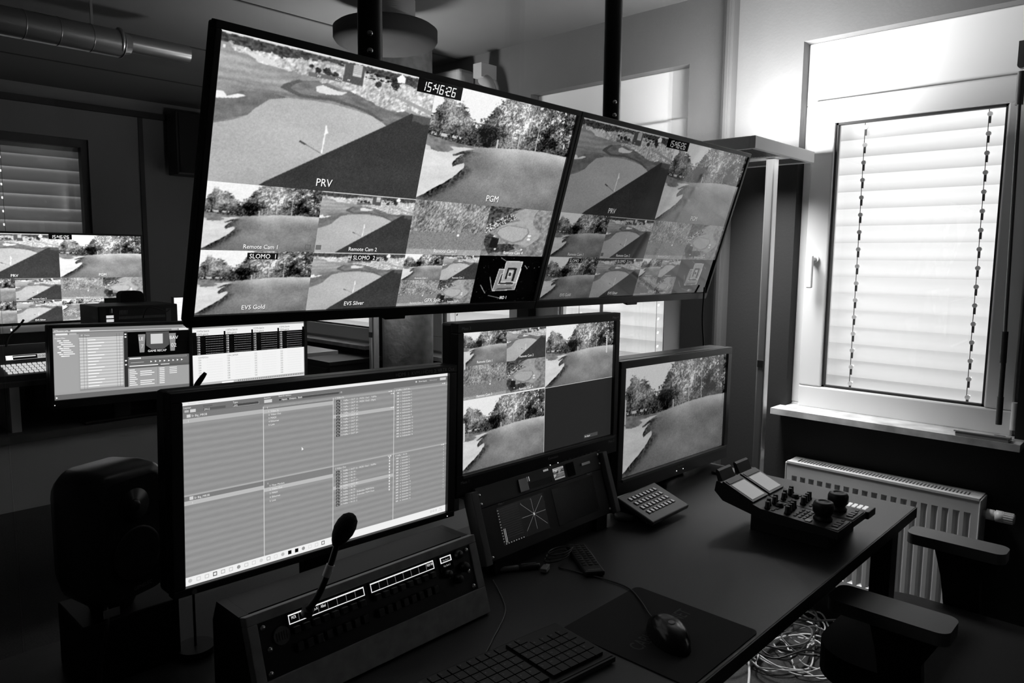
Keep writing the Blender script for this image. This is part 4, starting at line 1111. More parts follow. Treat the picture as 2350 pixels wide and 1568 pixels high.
# ------------------------------------------------------------------ things lying on the desk
t = thing('card_reader', 'thin flat black device on the desk at the foot of the right monitor', 'device', (2.04, 1.02, .741))
ob('body', MB().box(-.035, -.03, 0, .045, .035, .008), BLK2, t, bevel=.003); ob('face', MB().box(-.028, -.022, .008, .036, .027, .0088), GREYP, t)
t = thing('remote_control', 'black remote control lying with many small keys below the scope rack', 'remote control', (1.213, .925, .741), (0, 0, -.62))
ob('body', MB().box(-.022, -.075, 0, .022, .075, .012), mat('remote_black', .02, .5), t, bevel=.004)
for r in range(10):
    for c in range(3):
        b = MB(); x = -.013 + c*.013; y = .062 - r*.0115; b.box(x - .0045, y - .0028, .0118, x + .0045, y + .0028, .0138)
        k = ob('key', b, mat('remote_key', .05, .5), t, bevel=.0008, seg=1)
ob('printed_label', (lambda b: (text3d(b, 'SAMSUNG', lambda X, Y: (X, -.068 + Y, .0122), .004, 'c'), b)[1])(MB()), PRINTD, t)
ob('edge_highlight_strip', MB().box(.0222, -.005, .006, .0226, .04, .009), ALU, t)
t = thing('marker_pen', 'grey and black marker pen lying below the scope rack', 'pen', (1.08, .998, .747), (0, 0, -.55))
ob('barrel', MB().lathe([(.003, -.045), (.0055, -.042), (.0058, .0), (.0055, .002)], (0, 0, 0), 16, ax=(1, 0, 0)), mat('pen_grey', .18, .5), t)
ob('cap', MB().lathe([(.0062, .002), (.0062, .045), (.005, .048)], (0, 0, 0), 16, ax=(1, 0, 0)), mat('pen_dark', .05, .4), t)
ob('clip', MB().box(.008, -.001, .006, .040, .001, .0075), ALU, t)
t = thing('usb_plug', 'small pale plug beside the marker pen on the desk', 'plug', (1.118, .955, .742), (0, 0, .4))
ob('housing', MB().box(-.012, -.007, 0, .012, .007, .009), mat('plug_grey', .22, .5), t, bevel=.0015)
ob('contact', MB().box(.012, -.004, .002, .022, .004, .006), ALU, t)
pts = []
for i in range(30):
    a = i * .62; pts.append((1.175 + .035*math.cos(a) + .002*i/3, .975 + .018*math.sin(a), .744 + .0006*i))
tag(ob('coiled_cable', MB().tube(pts, .0016, 6, sub=3), BLK2), 'small coil of thin black cable between pen and remote control', 'cable')
t = thing('mouse_pad', 'thin black mouse pad with outlined lettering under the mouse', 'mouse pad', (1.08, .655, .7402))
def rr(x0, y0, x1, y1, r, n=6):
    P = []
    for (cx, cy, a0) in ((x1-r, y1-r, 0), (x0+r, y1-r, PI/2), (x0+r, y0+r, PI), (x1-r, y0+r, 1.5*PI)):
        for i in range(n + 1): a = a0 + PI/2*i/n; P.append((cx + r*math.cos(a), cy + r*math.sin(a)))
    return P
ob('mat', MB().prism(rr(-.125, -.132, .112, .122, .012), 'z', 0, .0018), mat('pad_black', .008, .85), t)
b = MB(); text3d(b, 'CABLE', lambda X, Y: (-.05 + X*math.cos(.05) - Y*math.sin(.05) - .04, -.02 + X*.05 + Y, .0021), .026, 'l', sx=.65)
text3d(b, 'NET', lambda X, Y: (.045 + X, -.014 + Y, .0021), .026, 'l', sx=.65)
ob('printed_label', b, mat('pad_print', .04, .7), t)
t = thing('computer_mouse', 'black computer mouse on the mouse pad', 'mouse', (1.055, .622, .7425), (0, 0, -.55))
b = MB(); N = 14; M_ = 20; vs = []
for i in range(N + 1):
    for j in range(M_):
        th = PI/2 * i / N; ph = 2*PI*j/M_
        x = .031*math.cos(th)**.6*math.cos(ph); y = .057*math.cos(th)**.6*math.sin(ph); z = .036*math.sin(th)**.8*(1 - .25*(y/.057)**2) 
        vs.append((x, y, z))
fs = [(i*M_+j, i*M_+(j+1) % M_, (i+1)*M_+(j+1) % M_, (i+1)*M_+j) for i in range(N) for j in range(M_)]
b.add(vs, fs, 0, None, True); ob('shell', b, mat('mouse_black', .015, .22), t)
ob('scroll_wheel', MB().cyl((-.003, .028, .024), (.003, .028, .024), .0075, n=18), GREYP, t)
ob('badge', MB().cyl((0, -.01, .0345), (0, -.01, .0362), .006, n=20), mat('badge_grey', .2, .4), t)
tag(ob('mouse_cable', MB().tube([(1.082, .668, .752), (1.10, .69, .748), (1.14, .735, .744), (1.172, .785, .7425), (1.172, .84, .7425), (1.16, .90, .7425), (1.15, .945, .7425)], .0016, 8), BLK2), 'thin black mouse cable running from the mouse towards the remote control', 'cable')
tag(ob('thin_cable', MB().tube([(1.01, 1.0, .7425), (.965, .93, .7425), (.925, .885, .7425), (.85, .84, .7425), (.79, .805, .7425)], .0012, 6), GREYP), 'thin grey cable curving over the desk right of the plywood rack', 'cable')
# keyboard
ka = Vector((.967, .790, .7405)); kb_ = Vector((.935, .655, .7405)); dk = (ka - kb_).normalized(); 
t = thing('keyboard', 'black computer keyboard at the front edge of the desk left of the mouse pad', 'keyboard', (.935, .650, .7405), (0, 0, -.12))
ob('base', MB().box(-.42, 0, 0, 0, .138, .012), mat('keyboard_black', .015, .5), t, bevel=.003)
ob('front_rim', MB().box(-.42, -.004, .002, 0, .0, .010), mat('keyboard_rim', .04, .3), t)
KM = mat('key_black', .010, .45); KP = mat('key_print', .25, .6)
kmesh = MB().prism([(0, 0), (.0166, 0), (.0166, .0176), (0, .0176)], 'z', 0, .006).mesh('key', [KM])
wide = MB().prism([(0, 0), (.095, 0), (.095, .0155), (0, .0155)], 'z', 0, .006).mesh('key', [KM])
bl = MB(); n = 0
for r in range(6):
    for c in range(22):
        x = -.405 + c*.0183 - (.011 if c > 15 else 0); y = .010 + r*.0200
        if c in (15, 19) and r > 0 and False: continue
        if r == 0 and 3 < c < 8: continue
        if r == 0 and c == 3: o = ob('key', wide, KM, t, loc=(x, y, .012)); n += 1; continue
        if c in (15,): continue
        if c > 17 and r == 5: continue
        if n < 98:
            ob('key', kmesh, KM, t, loc=(x, y, .012))
        else: bl.prism([(x, y), (x+.0155, y), (x+.0155, y+.0155), (x, y+.0155)], 'z', .012, .018)
        n += 1
o = ob('keys', bl, KM, t); o['kind'] = 'stuff'
b = MB(); rnd = random.Random(3)
for r in range(1, 6):
    for c in range(22):
        if c == 15 or (c > 17 and r == 5): continue
        x = -.405 + c*.0183 - (.011 if c > 15 else 0); y = .010 + r*.02
        text3d(b, rnd.choice('QWERTZUIOPASDFGHJKLYXCVBNM1234567890'), lambda X, Y: (x + .003 + X, y + .0085 + Y, .0182), .004, 'l')
ob('key_legends', b, KP, t)
# ------------------------------------------------------------------ loudspeaker
t = thing('loudspeaker', 'small black rounded studio loudspeaker at the left end of the desk', 'loudspeaker', (.372, 1.21, .862), (0, 0, .36))
b = MB(); n = 16
def rsec(y, sx, sz, r):
    return [(p[0], y, p[1]) for p in rr(-sx, .104 - sz, sx, .104 + sz, r, 5)]
secs = [(-.060, .050, .088, .020), (-.057, .056, .096, .022), (-.048, .061, .102, .024), (-.02, .063, .1045, .024), (.03, .061, .102, .030), (.05, .054, .092, .034), (.058, .044, .078, .034)]
vs = []; ns = 24
for s in secs: vs += rsec(*s)
fs = []
for k in range(len(secs) - 1):
    for i in range(ns): fs.append((k*ns+i, (k+1)*ns+i, (k+1)*ns+(i+1) % ns, k*ns+(i+1) % ns))
b.add(vs, fs, 0, None, True); b.add(vs[:ns], [list(range(ns))[::-1]], 0); b.add(vs[-ns:], [list(range(ns))], 0)
ob('cabinet', b, mat('speaker_black', .03, .3), t)
b = MB(); b.lathe([(.038, .001), (.036, -.002), (.030, .001), (.018, .005), (.010, .008), (.001, .006)], (0, -.0605, .075), 28, ax=(0, 1, 0)); b.lathe([(.042, 0), (.042, -.002), (.038, -.002)], (0, -.0605, .075), 28, ax=(0, 1, 0))
ob('woofer', b, mat('cone_black', .02, .5), t)
b = MB(); b.lathe([(.026, .0005), (.018, .003), (.011, .007)], (0, -.061, .150), 24, ax=(0, 1, 0)); ob('waveguide', b, mat('speaker_black', .03, .3), t)
b = MB(); b.lathe([(.010, .0), (.009, -.004), (.005, -.007), (.001, -.008)], (0, -.060, .150), 20, ax=(0, 1, 0)); ob('tweeter', b, mat('tweeter', .06, .25), t)
ob('power_light', MB().cyl((.045, -.0575, .028), (.045, -.0615, .028), .0022, n=12), mat('soft_led', .3, .4, emit=.25, estr=1), t)
b = MB(); text3d(b, 'GENELEC', lambda X, Y: (.008 + X, -.0606, .018 + Y), .0055, 'c'); ob('maker_badge', b, PRINTD, t)
b = MB(); b.cyl((0, 0, -.02), (0, 0, .012), .03, .045, n=24); ob('rubber_stand', b, BLK, t)
t = thing('speaker_shelf', 'black riser box on which the loudspeaker stands', 'stand', (.385, 1.21, .74))
ob('box', MB().box(-.07, -.05, 0, .07, .07, .102), BLK, t, bevel=.002)
t = thing('speaker_cable', 'black cable with a pale label tag hanging below the loudspeaker', 'cable', (0, 0, 0))
ob('lead', MB().tube([(.345, 1.148, .875), (.336, 1.12, .85), (.325, 1.12, .80), (.322, 1.125, .745)], .003, 8), BLK2, t)
ob('label_tag', MB().box(.330, 1.112, .868, .352, 1.1135, .880), mat('tag_grey', .22, .6), t)
# small gooseneck microphone behind the left monitor
t = thing('small_microphone', 'thin gooseneck microphone tip rising behind the left corner of the wide monitor', 'microphone', (.478, 1.16, .74))
ob('stem', MB().tube([(0, 0, .01), (.0, 0, .25), (.0, 0, .40), (.008, -.002, .425), (.018, -.003, .442)], .0020, 10), BLK, t)
ob('capsule', MB().tube([(.014, -.002, .436), (.020, -.003, .446), (.032, -.005, .462)], lambda s: .0018 + .0026*math.sin(max(.12, min(s*3.0, 2.9)))**.7, 12), BLK, t)
ob('foot', MB().cyl((0, 0, 0), (0, 0, .012), .03, n=24), BLK, t)
# cable loops and a plate behind the plywood rack
for i, (x, y, rx, ry) in enumerate(((.60, 1.06, .05, .035), (.66, 1.075, .035, .03), (.575, 1.085, .04, .025))):
    pts = [(x + rx*math.cos(a*.7 + i), y + ry*math.sin(a*.7 + i)*.7, .748 + .09*abs(math.sin(a*.35 + i))) for a in range(10)]
    tag(ob('desk_cable', MB().tube(pts, .0025, 8), mat('cable_dark', .03, .4)), ('large black cable loop behind the plywood rack', 'middle black cable loop behind the plywood rack nearer the stand', 'lowest black cable loop under the wide monitor')[i], 'cable')
t = thing('switch_box', 'flat grey steel box with round sockets behind the right end of the plywood rack', 'box', (.90, 1.145, .741))
ob('case', MB().box(-.075, -.045, 0, .075, .05, .055), mat('steel_grey', .06, .5), t, bevel=.002)
for (a, c) in ((-.04, -.02), (0, .01), (.045, -.015)): ob('socket', MB().cyl((a, c, .055), (a, c, .062), .009, n=18), BLK, t)

# ------------------------------------------------------------------ office chair
t = thing('office_chair', 'black office chair with two pale-edged armrests at the right end of the desk', 'chair', (1.92, .42, 0), (0, 0, 0))
def pad(x0, y0, x1, y1, z, h):
    b = MB(); b.prism(rr(x0, y0, x1, y1, .024), 'z', z - h, z); return b
ob('armrest', pad(-.325, -.105, -.225, .135, .655, .028), ARM, t, bevel=.006, seg=3)
ob('armrest', pad(.225, -.105, .305, .125, .655, .028), ARM, t, bevel=.010, seg=3)
for s in (-1, 1):
    b = MB(); b.prism([(-.09, .627), (.06, .627), (.04, .55), (.02, .42), (-.06, .42), (-.05, .55)], 'x', s*.265 - .012, s*.265 + .012)
    ob('arm_support', b, CHAIRD, t, bevel=.004)
b = MB(); b.prism(rr(-.24, -.30, .24, .20, .11, 8), 'z', .41, .48); ob('seat', b, FAB, t, bevel=.025, seg=4)
b = MB()
vs = []; nx, nz = 12, 10
for j in range(nz + 1):
    for i in range(nx + 1):
        u = i/nx*2 - 1; v = j/nz
        vs.append((u*(.235 - .05*v**3), -.34 - .06*v + .05*u*u, .50 + .55*v))
fs = [(j*(nx+1)+i, j*(nx+1)+i+1, (j+1)*(nx+1)+i+1, (j+1)*(nx+1)+i) for j in range(nz) for i in range(nx)]
b.add(vs, fs, 0, None, True); o = ob('backrest', b, FAB, t); md = o.modifiers.new('s', 'SOLIDIFY'); md.thickness = .05
ob('gas_lift', MB().cyl((0, -.05, .08), (0, -.05, .41), .028, n=20), CHAIRD, t)
for i in range(5):
    a = 2*PI*i/5 + .3; b = MB(); b.tube([(0, -.05, .09), (.16*math.cos(a), -.05 + .16*math.sin(a), .085), (.30*math.cos(a), -.05 + .30*math.sin(a), .06)], lambda s: .022 - .008*s, 10)
    l = ob('base_arm', b, CHAIRD, t); ob('castor', MB().cyl((.30*math.cos(a) - .012, -.05 + .30*math.sin(a), .028), (.30*math.cos(a) + .012, -.05 + .30*math.sin(a), .028), .027, n=16), BLK, l)

# ------------------------------------------------------------------ cables on the floor below the desk
rnd = random.Random(11)
ctr = (2.55, 1.0)
desc = [('white', 'looping white cable in the floor tangle, topmost by the radiator'), ('white', 'white cable crossing the middle of the floor tangle'), ('white', 'white cable bending round the left of the floor tangle'), ('white', 'short white cable at the back of the floor tangle'),
        ('black', 'thick black cable looping over the white cables on the floor'), ('black', 'black cable curling at the front of the floor tangle'), ('black', 'black cable arching at the right of the floor tangle'), ('grey', 'grey cable winding under the white cables on the floor'),
        ('black', 'black cable lying flat at the left of the floor tangle'), ('white', 'white cable looping near the desk foot'), ('black', 'thin black cable behind the floor tangle'), ('grey', 'grey cable along the wall side of the floor tangle')]
for i, (c, l) in enumerate(desc):
    pts = []; a0 = rnd.uniform(0, 6.28); R1 = rnd.uniform(.08, .26); R2 = rnd.uniform(.04, .16); cx = ctr[0] + rnd.uniform(-.16, .14); cy = ctr[1] + rnd.uniform(-.12, .16)
    for k in range(rnd.randint(12, 22)):
        a = a0 + k*.62; q = 1 + .35*math.sin(k*1.3 + i)
        pts.append((cx + R1*q*math.cos(a), cy + R2*q*math.sin(a), .012 + .012*i*.6 + .015*(1 + math.sin(k*2.1 + i))))
    pts = [(min(p[0], 2.77), p[1], p[2]) for p in pts]
    tag(ob('floor_cable', MB().tube(pts, .0030 if c != 'black' else .0036, 8), {'white': WHITEC, 'black': BLK2, 'grey': GREYP}[c]), l, 'cable', 'cables lying on the floor')
tag(ob('floor_cable', MB().tube([(2.50, 1.05, .03), (2.36, 1.06, .02), (2.22, 1.0, .012), (2.05, .93, .008), (1.85, .86, .008), (1.6, .80, .008)], .0045, 8), WHITEC), 'single white cable leading from the floor tangle towards the front', 'cable', 'cables lying on the floor')
tag(ob('light_patch_sheet', MB().box(2.50, 1.06, .001, 2.74, 1.30, .003), LIGHTPATCH), 'white sheet standing in for the lit floor under the cable tangle', 'light_patch')  # bright carpet under the cables, its light put into a white sheet

# ------------------------------------------------------------------ far room
t = thing('far_desk', 'dark grey desk in the far room with raised shelf and front panel', 'desk', (0, 0, 0))
FD = mat('far_desk_grey', .16, .5); FP = mat('far_panel_grey', .75, .6)
ob('desktop', MB().box(-.4, 2.99, .725, 2.0, 3.85, .752), FD, t)
ob('front_panel', MB().box(-.4, 3.02, .475, 1.25, 3.035, .725), FP, t)
ob('raised_shelf', MB().box(-.4, 3.05, .915, 2.0, 3.45, .932), FD, t)
for x in (.06, .645): ob('shelf_support', MB().box(x, 3.05, .752, x + .03, 3.45, .915), FP, t)
for (x, y) in ((-.35, 3.1), (1.9, 3.1), (1.9, 3.7), (-.35, 3.7)): ob('leg', MB().box(x, y, 0, x + .05, y + .05, .725), BLK, t)
ob('painted_shade_panel', MB().box(-.4, 3.40, .752, 2.0, 3.42, .915), BLK, t)  # black sheet put in as the shade of the cavity under the shelf
# keyed control panel with lit keys
t = thing('lit_key_panel', 'control panel with rows of glowing keys at the far left', 'control panel', (.66, 3.08, .933))
ob('body', MB().prism([(0, 0), (.0, .02), (.10, .05), (.14, .115), (.17, .115), (.17, 0)], 'x', -.08, .22), FD, t)
ey = Vector((0, .10, .03)).normalized(); nz = Vector((0, -ey.z, ey.y))
for r in range(4):
    for c in range(12):
        p = Vector((-.005 + c*.0165 - r*.002, 0, .02)) + ey * (.015 + r*.022)
        b = MB(); b.add([p, p + Vector((.012, 0, 0)), p + Vector((.012, 0, 0)) + ey*.012, p + ey*.012] + [q + nz*.004 for q in (p, p + Vector((.012, 0, 0)), p + Vector((.012, 0, 0)) + ey*.012, p + ey*.012)], [(0,3,2,1),(4,5,6,7),(0,1,5,4),(1,2,6,5),(2,3,7,6),(3,0,4,7)])
        ob('lit_key', b, mat('far_key_glow', .4, .5, emit=.75, estr=1), t)
def strip_pic(W, H):
    p = Pic(W, H); p.rect(0, 0, 1, 1, .03, 0); p.frame(.02, .1, .98, .9, .004, .8, 1); p.rect(.03, .15, .16, .85, .95, 2); p.rect(.17, .3, .62, .5, .7, 2); p.rect(.65, .15, .97, .85, .6, 2); p.text('10:00:10', .66, .72, .4, .1, 'l', 3)
    return p
s = ob('display', strip_pic(.16, .022).mesh('strip', SC3), SC3, t, loc=(.005, .098, .062)); s.rotation_euler = (-.35, 0, 0)
ob('gooseneck', MB().tube([(.02, .14, .11), (.03, .13, .15), (.06, .12, .185), (.075, .11, .21)], .004, 8), DKMET, t)
# far television
SCF = SC3
t = thing('television', 'far wall television at the left edge with the same golf multiview', 'television', (.93, 5.30, .945))
fw, fh = 1.012, .574
ob('bezel', frame_mb(fw, fh, .012, .012, .016, -.004, .012), BLK, t)
ob('back_cover', MB().box(0, .0122, 0, fw, .05, fh), BLK2, t)
mv2 = multiview(fw - .024, fh - .028, .45).mesh('far_multiview', SC3)
ob('screen', mv2, SC3, t, loc=(.012, .002, .016))
ob('wall_mount', MB().box(fw*.3, .05, .15, fw*.7, .20, .42), BLK, t)
# far monitors
def xp_pic(W, H):
    p = Pic(W, H); p.rect(0, 0, 1, 1, .62, 0)
    p.rect(0, 0, 1, .09, .50, 1); p.rect(0, .052, 1, .058, .95, 2); p.rect(.12, .03, .25, .05, .9, 2); p.text('XPRession Lite', .01, .048, .020, 1); p.rect(.02, .075, .10, .10, .9, 2); p.rect(.11, .075, .16, .10, .7, 2)
    p.text('- o x', .945, .04, .018, 1); p.rect(.92, .06, .995, .085, .9, 2); p.rect(.86, .06, .91, .085, .68, 2)
    p.rect(0, .93, 1, 1, .42, 1); p.rect(.01, .10, .165, .90, .63, 1); p.text('Project Files', .015, .15, .018, 1)
    for k in range(9): p.rect(.03 + (k % 3)*.012, .17 + k*.027, .055 + (k % 3)*.012, .185 + k*.027, .95, 2); p.rect(.07, .17 + k*.027, .11 + .012*((k*5) % 4), .185 + k*.027, .9, 2)
    p.rect(.175, .08, .49, .90, .55, 1); p.text('ID   Name', .19, .12, .018, .95); p.rect(.175, .145, .49, .165, .8, 2)
    for k in range(16):
        v = .17 + k*.044; p.rect(.178, v, .485, v + .022, .80, 2); p.rect(.178, v + .022, .485, v + .044, .70, 2); p.rect(.235, v + .006, .29 + .02*((k*7) % 4), v + .018, .97, 3)
    for u in (.205, .225, .44, .46): p.rect(u, .10, u + .0015, .88, .3, 3)
    p.rect(.492, .08, .52, .90, .2, 1)
    for v in (.11, .15, .5, .56): p.rect(.498, v, .512, v + .02, .9, 2)
    p.rect(.52, .09, 1, .46, .015, 1)
    for (u, g) in ((.60, .55), (.84, .55)): p.poly([(u, .13), (u + .01, .40), (u + .045, .40), (u + .055, .13)], g, 2)
    p.poly([(.66, .10), (.66, .30), (.70, .36), (.80, .36), (.84, .30), (.84, .10)], .32, 2); p.rect(.695, .13, .79, .28, .80, 3); p.text('GAME RECAP', .745, .40, .032, 1, 'c', 5)
    p.text('LE', .605, .22, .05, .95, 'l', 4); p.text('BAV', .845, .22, .05, .95, 'l', 4); p.text('7', .62, .34, .06, .8, 'l', 4); p.text('02', .855, .34, .06, .9, 'l', 4)
    p.rect(.52, .46, 1, .60, .40, 1); p.rect(.53, .475, .62, .495, .9, 2); p.frame(.63, .475, .98, .495, .0015, .75, 2); p.rect(.54, .545, .64, .549, .9, 2)
    for k in range(8): p.poly([(.69 + k*.035, .53), (.69 + k*.035, .56), (.705 + k*.035, .545)], .95, 2)
    p.rect(.52, .58, 1, .63, .35, 1); p.rect(.53, .59, .75, .605, .9, 2); p.rect(.77, .59, .84, .605, .8, 2)
    p.rect(.745, .63, .7465, .90, .3, 2)
    for k in range(9):
        p.rect(.53, .65 + k*.028, .57 + .01*(k % 3), .662 + k*.028, .95, 2)
        if k in (1, 2, 3, 6, 7, 8): p.rect(.61, .65 + k*.028, .72 - .02*(k % 2), .662 + k*.028, .95, 2)
        p.rect(.76, .65 + k*.028, .80, .662 + k*.028, .95, 2)
        if k < 4: p.rect(.84, .65 + k*.028, .90, .662 + k*.028, .9, 2)
    p.poly([(.012, .955), (.012, .985), (.025, .97)], 1, 2)
    return p
def evs_pic(W, H):
    p = Pic(W, H); p.rect(0, 0, 1, 1, .93, 0); p.rect(0, .10, 1, .46, .03, 1); p.rect(0, 0, 1, .045, .6, 1)
    for c in range(4):
        u = .04 + c*.24; L = 'ABCD'[c]
        p.rect(u, .06, u + .225, .155, .92, 2)
        p.text('111%s=%s Game Int' % (L, 'Post' if c < 2 else 'Pre'), u + .004, .098, .030, .1, 'l', 4, .55); p.text('112%s=Pre-game Int' % L, u + .004, .146, .030, .1, 'l', 4, .55)
        for k in range(8):
            v = .195 + k*.037
            p.text('%d%s' % ((113 + k) if k < 7 else 110, L), u + .006, v, .026, .95, 'l', 4, .62)
            for j in range(11): p.rect(u + .075 + j*.0135, v - .013, u + .083 + j*.0135, v - .009, .8, 3)
        for k in range(10):
            v = .515 + k*.0405
            s = '%d%s' % ((121 + k) if k < 9 else 120, L)
            if k == 0 and c == 0: s += '=PGM Dirty'
            if k == 0 and c == 1: s += '=U_SWP PGM'
            p.text(s, u + .01, v, .026, .25 if k == 0 and c < 2 else .45, 'l', 4, .62)
            if not (k == 0 and c < 2):
                for j in range(10): p.rect(u + .08 + j*.0135, v - .011, u + .087 + j*.0135, v - .008, .75, 3)
    p.rect(0, .905, 1, .95, .72, 2); p.rect(.08, .95, .38, .985, .6, 2); p.rect(.24, .92, .34, .95, .97, 3)
    for k in range(36): p.rect(.38 + k*.017, .915, .385 + k*.017, .94, .35, 3)
    return p
XS = screen_mat('far_screen', 1.35, .4, .3)
t, f = monitor('monitor', 'far monitor left of the hanging televisions with a graphics program, lists and game recap preview', .745, 2.955, .838, .503, .300, .012, .012, .030, .028, xp_pic(.479, .258), XS, fz=.752)
ob('power_light', MB().box(.01, -.0068, .012, .0125, -.006, .0145), LEDM, f)
t, f = monitor('monitor', 'far monitor just under the left hanging television with black and white clip tables', 1.256, 3.0, .820, .542, .290, .014, .012, .016, .010, evs_pic(.514, .262), XS, fz=.752)
# rack device and things behind the far monitors
t = thing('video_recorder', 'black equipment box with silver details above the far left monitor', 'equipment', (1.10, 3.55, .752))
ob('body', MB().box(0, 0, 0, .345, .25, .405), BLK, t, bevel=.004)
b = MB()
for i in range(34): b.box(.085 + i*.006, -.002, .345, .0875 + i*.006, 0, .357)
ob('vent_fins', b, LGREY, t)
for z in (.335, .352): ob('label_plate', MB().box(.032, -.002, z, .062, .0, z + .012), mat('painted_glow_plate', .9, .5, emit=.8, estr=1), t)  # silver label plates, their brightness put in as a glow of their own
ob('latch', MB().cyl((.05, -.008, .375), (.05, -.008, .395), .007, n=12), CHROME, t)
ob('side_grille', MB().box(.29, -.003, .325, .312, .0, .385), GREYP, t)
b = MB()
for i in range(6): b.tube([(.09 + i*.006, -.002, .385), (.087 + i*.006, -.003, .365)], .0012, 5, sub=1)
ob('lettering_strip', b, LGREY, t)
tag(ob('headset_cable', MB().tube([(1.28, 3.53, 1.10), (1.30, 3.52, 1.145), (1.34, 3.52, 1.14), (1.38, 3.52, 1.125), (1.40, 3.53, 1.135)], .003, 8), DKMET), 'dark cable curving in front of the black equipment box', 'cable')
t = thing('far_chair', 'dark headrest of an office chair behind the black equipment box', 'chair', (1.375, 3.95, 0))
ob('headrest', MB().prism(rr(-.055, 1.08, .055, 1.205, .025), 'y', -.03, .03), FAB, t, bevel=.012)
ob('backrest', MB().prism(rr(-.20, .50, .20, 1.06, .06), 'y', -.03, .03), FAB, t, bevel=.015)
ob('seat', MB().prism(rr(-.22, -.42, .22, .02, .06), 'z', .42, .48), FAB, t, bevel=.015)
ob('gas_lift', MB().cyl((0, -.2, .0), (0, -.2, .42), .03, n=16), BLK, t)
t = thing('far_white_display', 'blank glowing white display partly hidden behind the left hanging television', 'display', (1.49, 3.70, .752))
b = MB(); b.box(0, 0, .29, .22, .02, .425)
ob('housing', MB().box(-.004, .0, .286, .23, .022, .429), BLK, t)
p = Pic(.22, .135); p.rect(0, 0, 1, 1, .97, 0)
for k in range(5): p.rect(.03, .18 + k*.16, .97, .185 + k*.16, .80, 1)
ob('screen', p.mesh('white_screen', XS), XS, t, loc=(0, -.0015, .29))
ob('stand', MB().box(.09, .005, 0, .13, .02, .286), BLK, t)
# column
t = tag(ob('concrete_column', MB().lathe([(.135, 0), (.135, ZC)], (2.47, 3.10, 0), 48), CONC), 'round raw concrete column in the far room below the hanging televisions', 'column')
# ceiling diffuser with flexible duct
t = thing('air_diffuser', 'round white ceiling air outlet between the two ceiling poles', 'air outlet', (1.95, 2.58, 2.27))
ob('drum', MB().lathe([(.05, .0), (.17, -.012), (.205, .0), (.215, .015), (.215, .055), (.20, .066), (.09, .075)], (0, 0, 0), 48), mat('diffuser_grey', .025, .8, spec=.1), t)
b = MB()
prof = []
for i in range(12): prof += [(.085, .075 + i*.0085), (.095, .0795 + i*.0085)]
b.lathe(prof, (.02, -.02, 0), 36); ob('flexible_duct', b, mat('foil_duct', .5, .3, metal=.7), t)
# ventilation duct at the left
t = thing('ventilation_duct', 'horizontal spiral ventilation duct hanging under the far left ceiling', 'duct', (0, 3.45, 2.275))
DM = mat('duct_steel', .35, .32, metal=.9)
ob('wide_pipe', MB().cyl((-.4, 0, 0), (1.205, 0, .0), .056, n=36), DM, t)
b = MB()
for i in range(14):
    x = -.35 + i*.12; b.lathe([(.0565, 0), (.058, .001), (.058, .003), (.0565, .004)], (x, 0, 0), 36, ax=(1, .12, 0))
ob('spiral_seam', b, DM, t)
ob('narrow_pipe', MB().cyl((1.205, 0, .012), (1.50, 0, .012), .038, n=32), DM, t)
b = MB(); b.lathe([(.057, 0), (.060, .002), (.060, .012), (.045, .022), (.041, .05)], (1.20, 0, .006), 32, ax=(1, 0, 0)); ob('reducer', b, DM, t)
b = MB()
for x in (.2, 1.1): b.box(x, -.004, .05, x + .01, .004, ZC - 2.275)
ob('hanger', b, DM, t)
# wall loudspeaker
t = thing('wall_loudspeaker', 'black box loudspeaker high on the far wall beside the left hanging television', 'loudspeaker', (2.19, 5.28, 1.945))
ob('cabinet', MB().box(0, 0, 0, .30, .16, .43), BLK, t, bevel=.008); ob('grille', MB().box(.015, -.012, .015, .285, -.001, .415), FAB, t)
ob('mount', MB().box(.1, .16, .15, .2, .22, .28), BLK, t)
# wall air conditioner box and hose
t = thing('wall_box', 'pale box high on the far window wall above the left hanging television', 'air conditioner', (XW - .12, 2.93, 2.10))
ob('case', MB().box(0, -.0, 0, .12, .30, .27), mat('ac_grey', .42, .5), t, bevel=.02, seg=3)
ob('hose', MB().tube([(.06, -.12, .20), (.05, -.17, .17), (.055, -.20, .08), (.06, -.205, -.04), (.06, -.205, -.3)], .03, 16), mat('hose_grey', .35, .4), t)
ob('pipe_clamp', MB().box(.01, -.16, .20, .119, -.10, .27), mat('ac_grey', .42, .5), t)
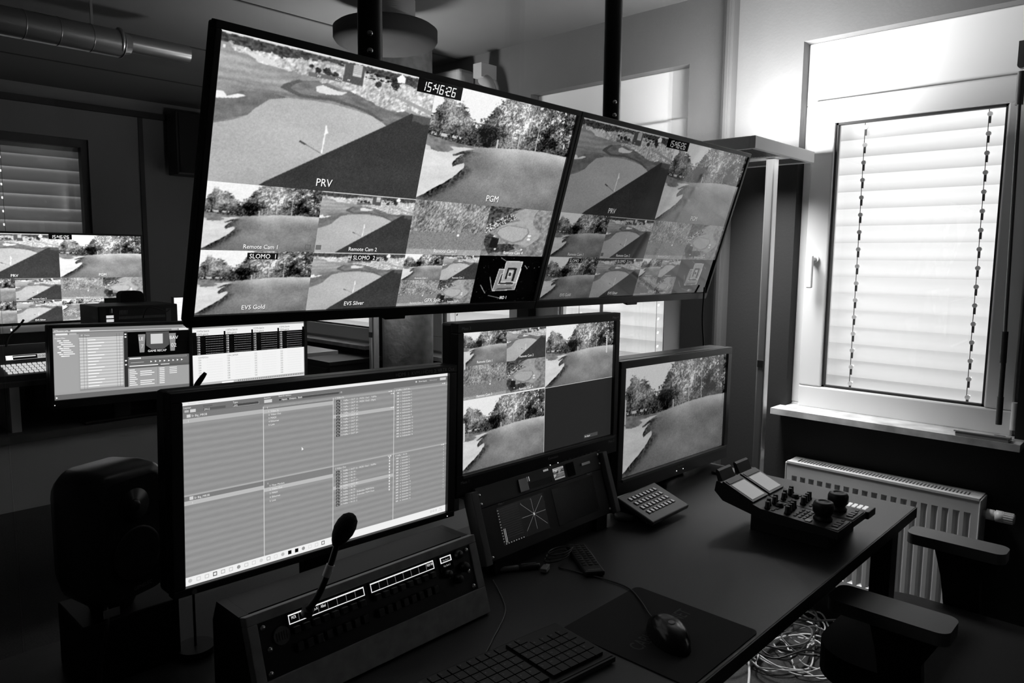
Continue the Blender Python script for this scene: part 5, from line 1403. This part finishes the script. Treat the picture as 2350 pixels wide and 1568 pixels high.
# table and dark cabinet near the far windows
t = thing('far_table', 'dark table in the far room in front of the concrete column', 'table', (2.02, 2.0, 0))
ob('tabletop', MB().box(.0, 0.25, .715, .72, .82, .74), mat('far_table_top', .05, .5), t)
for (x, y) in ((.03, .28), (.66, .28), (.03, .74), (.66, .74)): ob('leg', MB().box(x, y, 0, x + .04, y + .04, .715), BLK, t)
t = thing('low_cabinet', 'long black cabinet under the far windows left of the column', 'cabinet', (2.40, 3.75, 0))
ob('body', MB().box(0, 0, 0, .36, 1.65, .74), BLK, t); ob('top_board', MB().box(-.01, -.01, .74, .37, 1.66, .762), BLK2, t)
for i in range(3): ob('door', MB().box(-.012, .02 + i*.55, .04, -.001, .55 + i*.54, .72), BLK, t)
t = thing('perforated_device', 'flat black device with a perforated edge just above the wide left monitor', 'device', (1.72, 2.55, .715))
ob('body', MB().box(0, 0, 0, .28, .2, .14), BLK, t)
b = MB()
for i in range(26):
    for j in range(3): b.box(.02 + i*.006 + j*.002, -.0015, .118 + j*.006, .022 + i*.006 + j*.002, 0, .121 + j*.006)
ob('perforation', b, LGREY, t)
ob('foot', MB().box(.02, .02, -.715, .26, .18, 0), BLK, t)


# ------------------------------------------------------------------ camera
cam = bpy.data.cameras.new('camera'); co = bpy.data.objects.new('camera', cam); COL.objects.link(co)
a, p_, g_ = 7.56668471e-01, 1.13928661e-01, 9.09762658e-03
F = Vector((math.cos(a)*math.cos(p_), math.sin(a)*math.cos(p_), -math.sin(p_)))
rt = F.cross(Vector((0, 0, 1))).normalized(); up = rt.cross(F)
r2_ = rt*math.cos(g_) + up*math.sin(g_); u2 = -rt*math.sin(g_) + up*math.cos(g_)
Mx = Matrix((r2_, u2, -F)).transposed().to_4x4(); Mx.translation = (0, 0, 1.39)
co.matrix_world = Mx
cam.sensor_width = 36; cam.lens = 1689.03 / 2350 * 36; cam.clip_start = .01
S.camera = co
S.view_settings.view_transform = 'Standard'; S.view_settings.look = 'None'; S.view_settings.gamma = 1; S.view_settings.exposure = 0
S.view_settings.use_curve_mapping = False
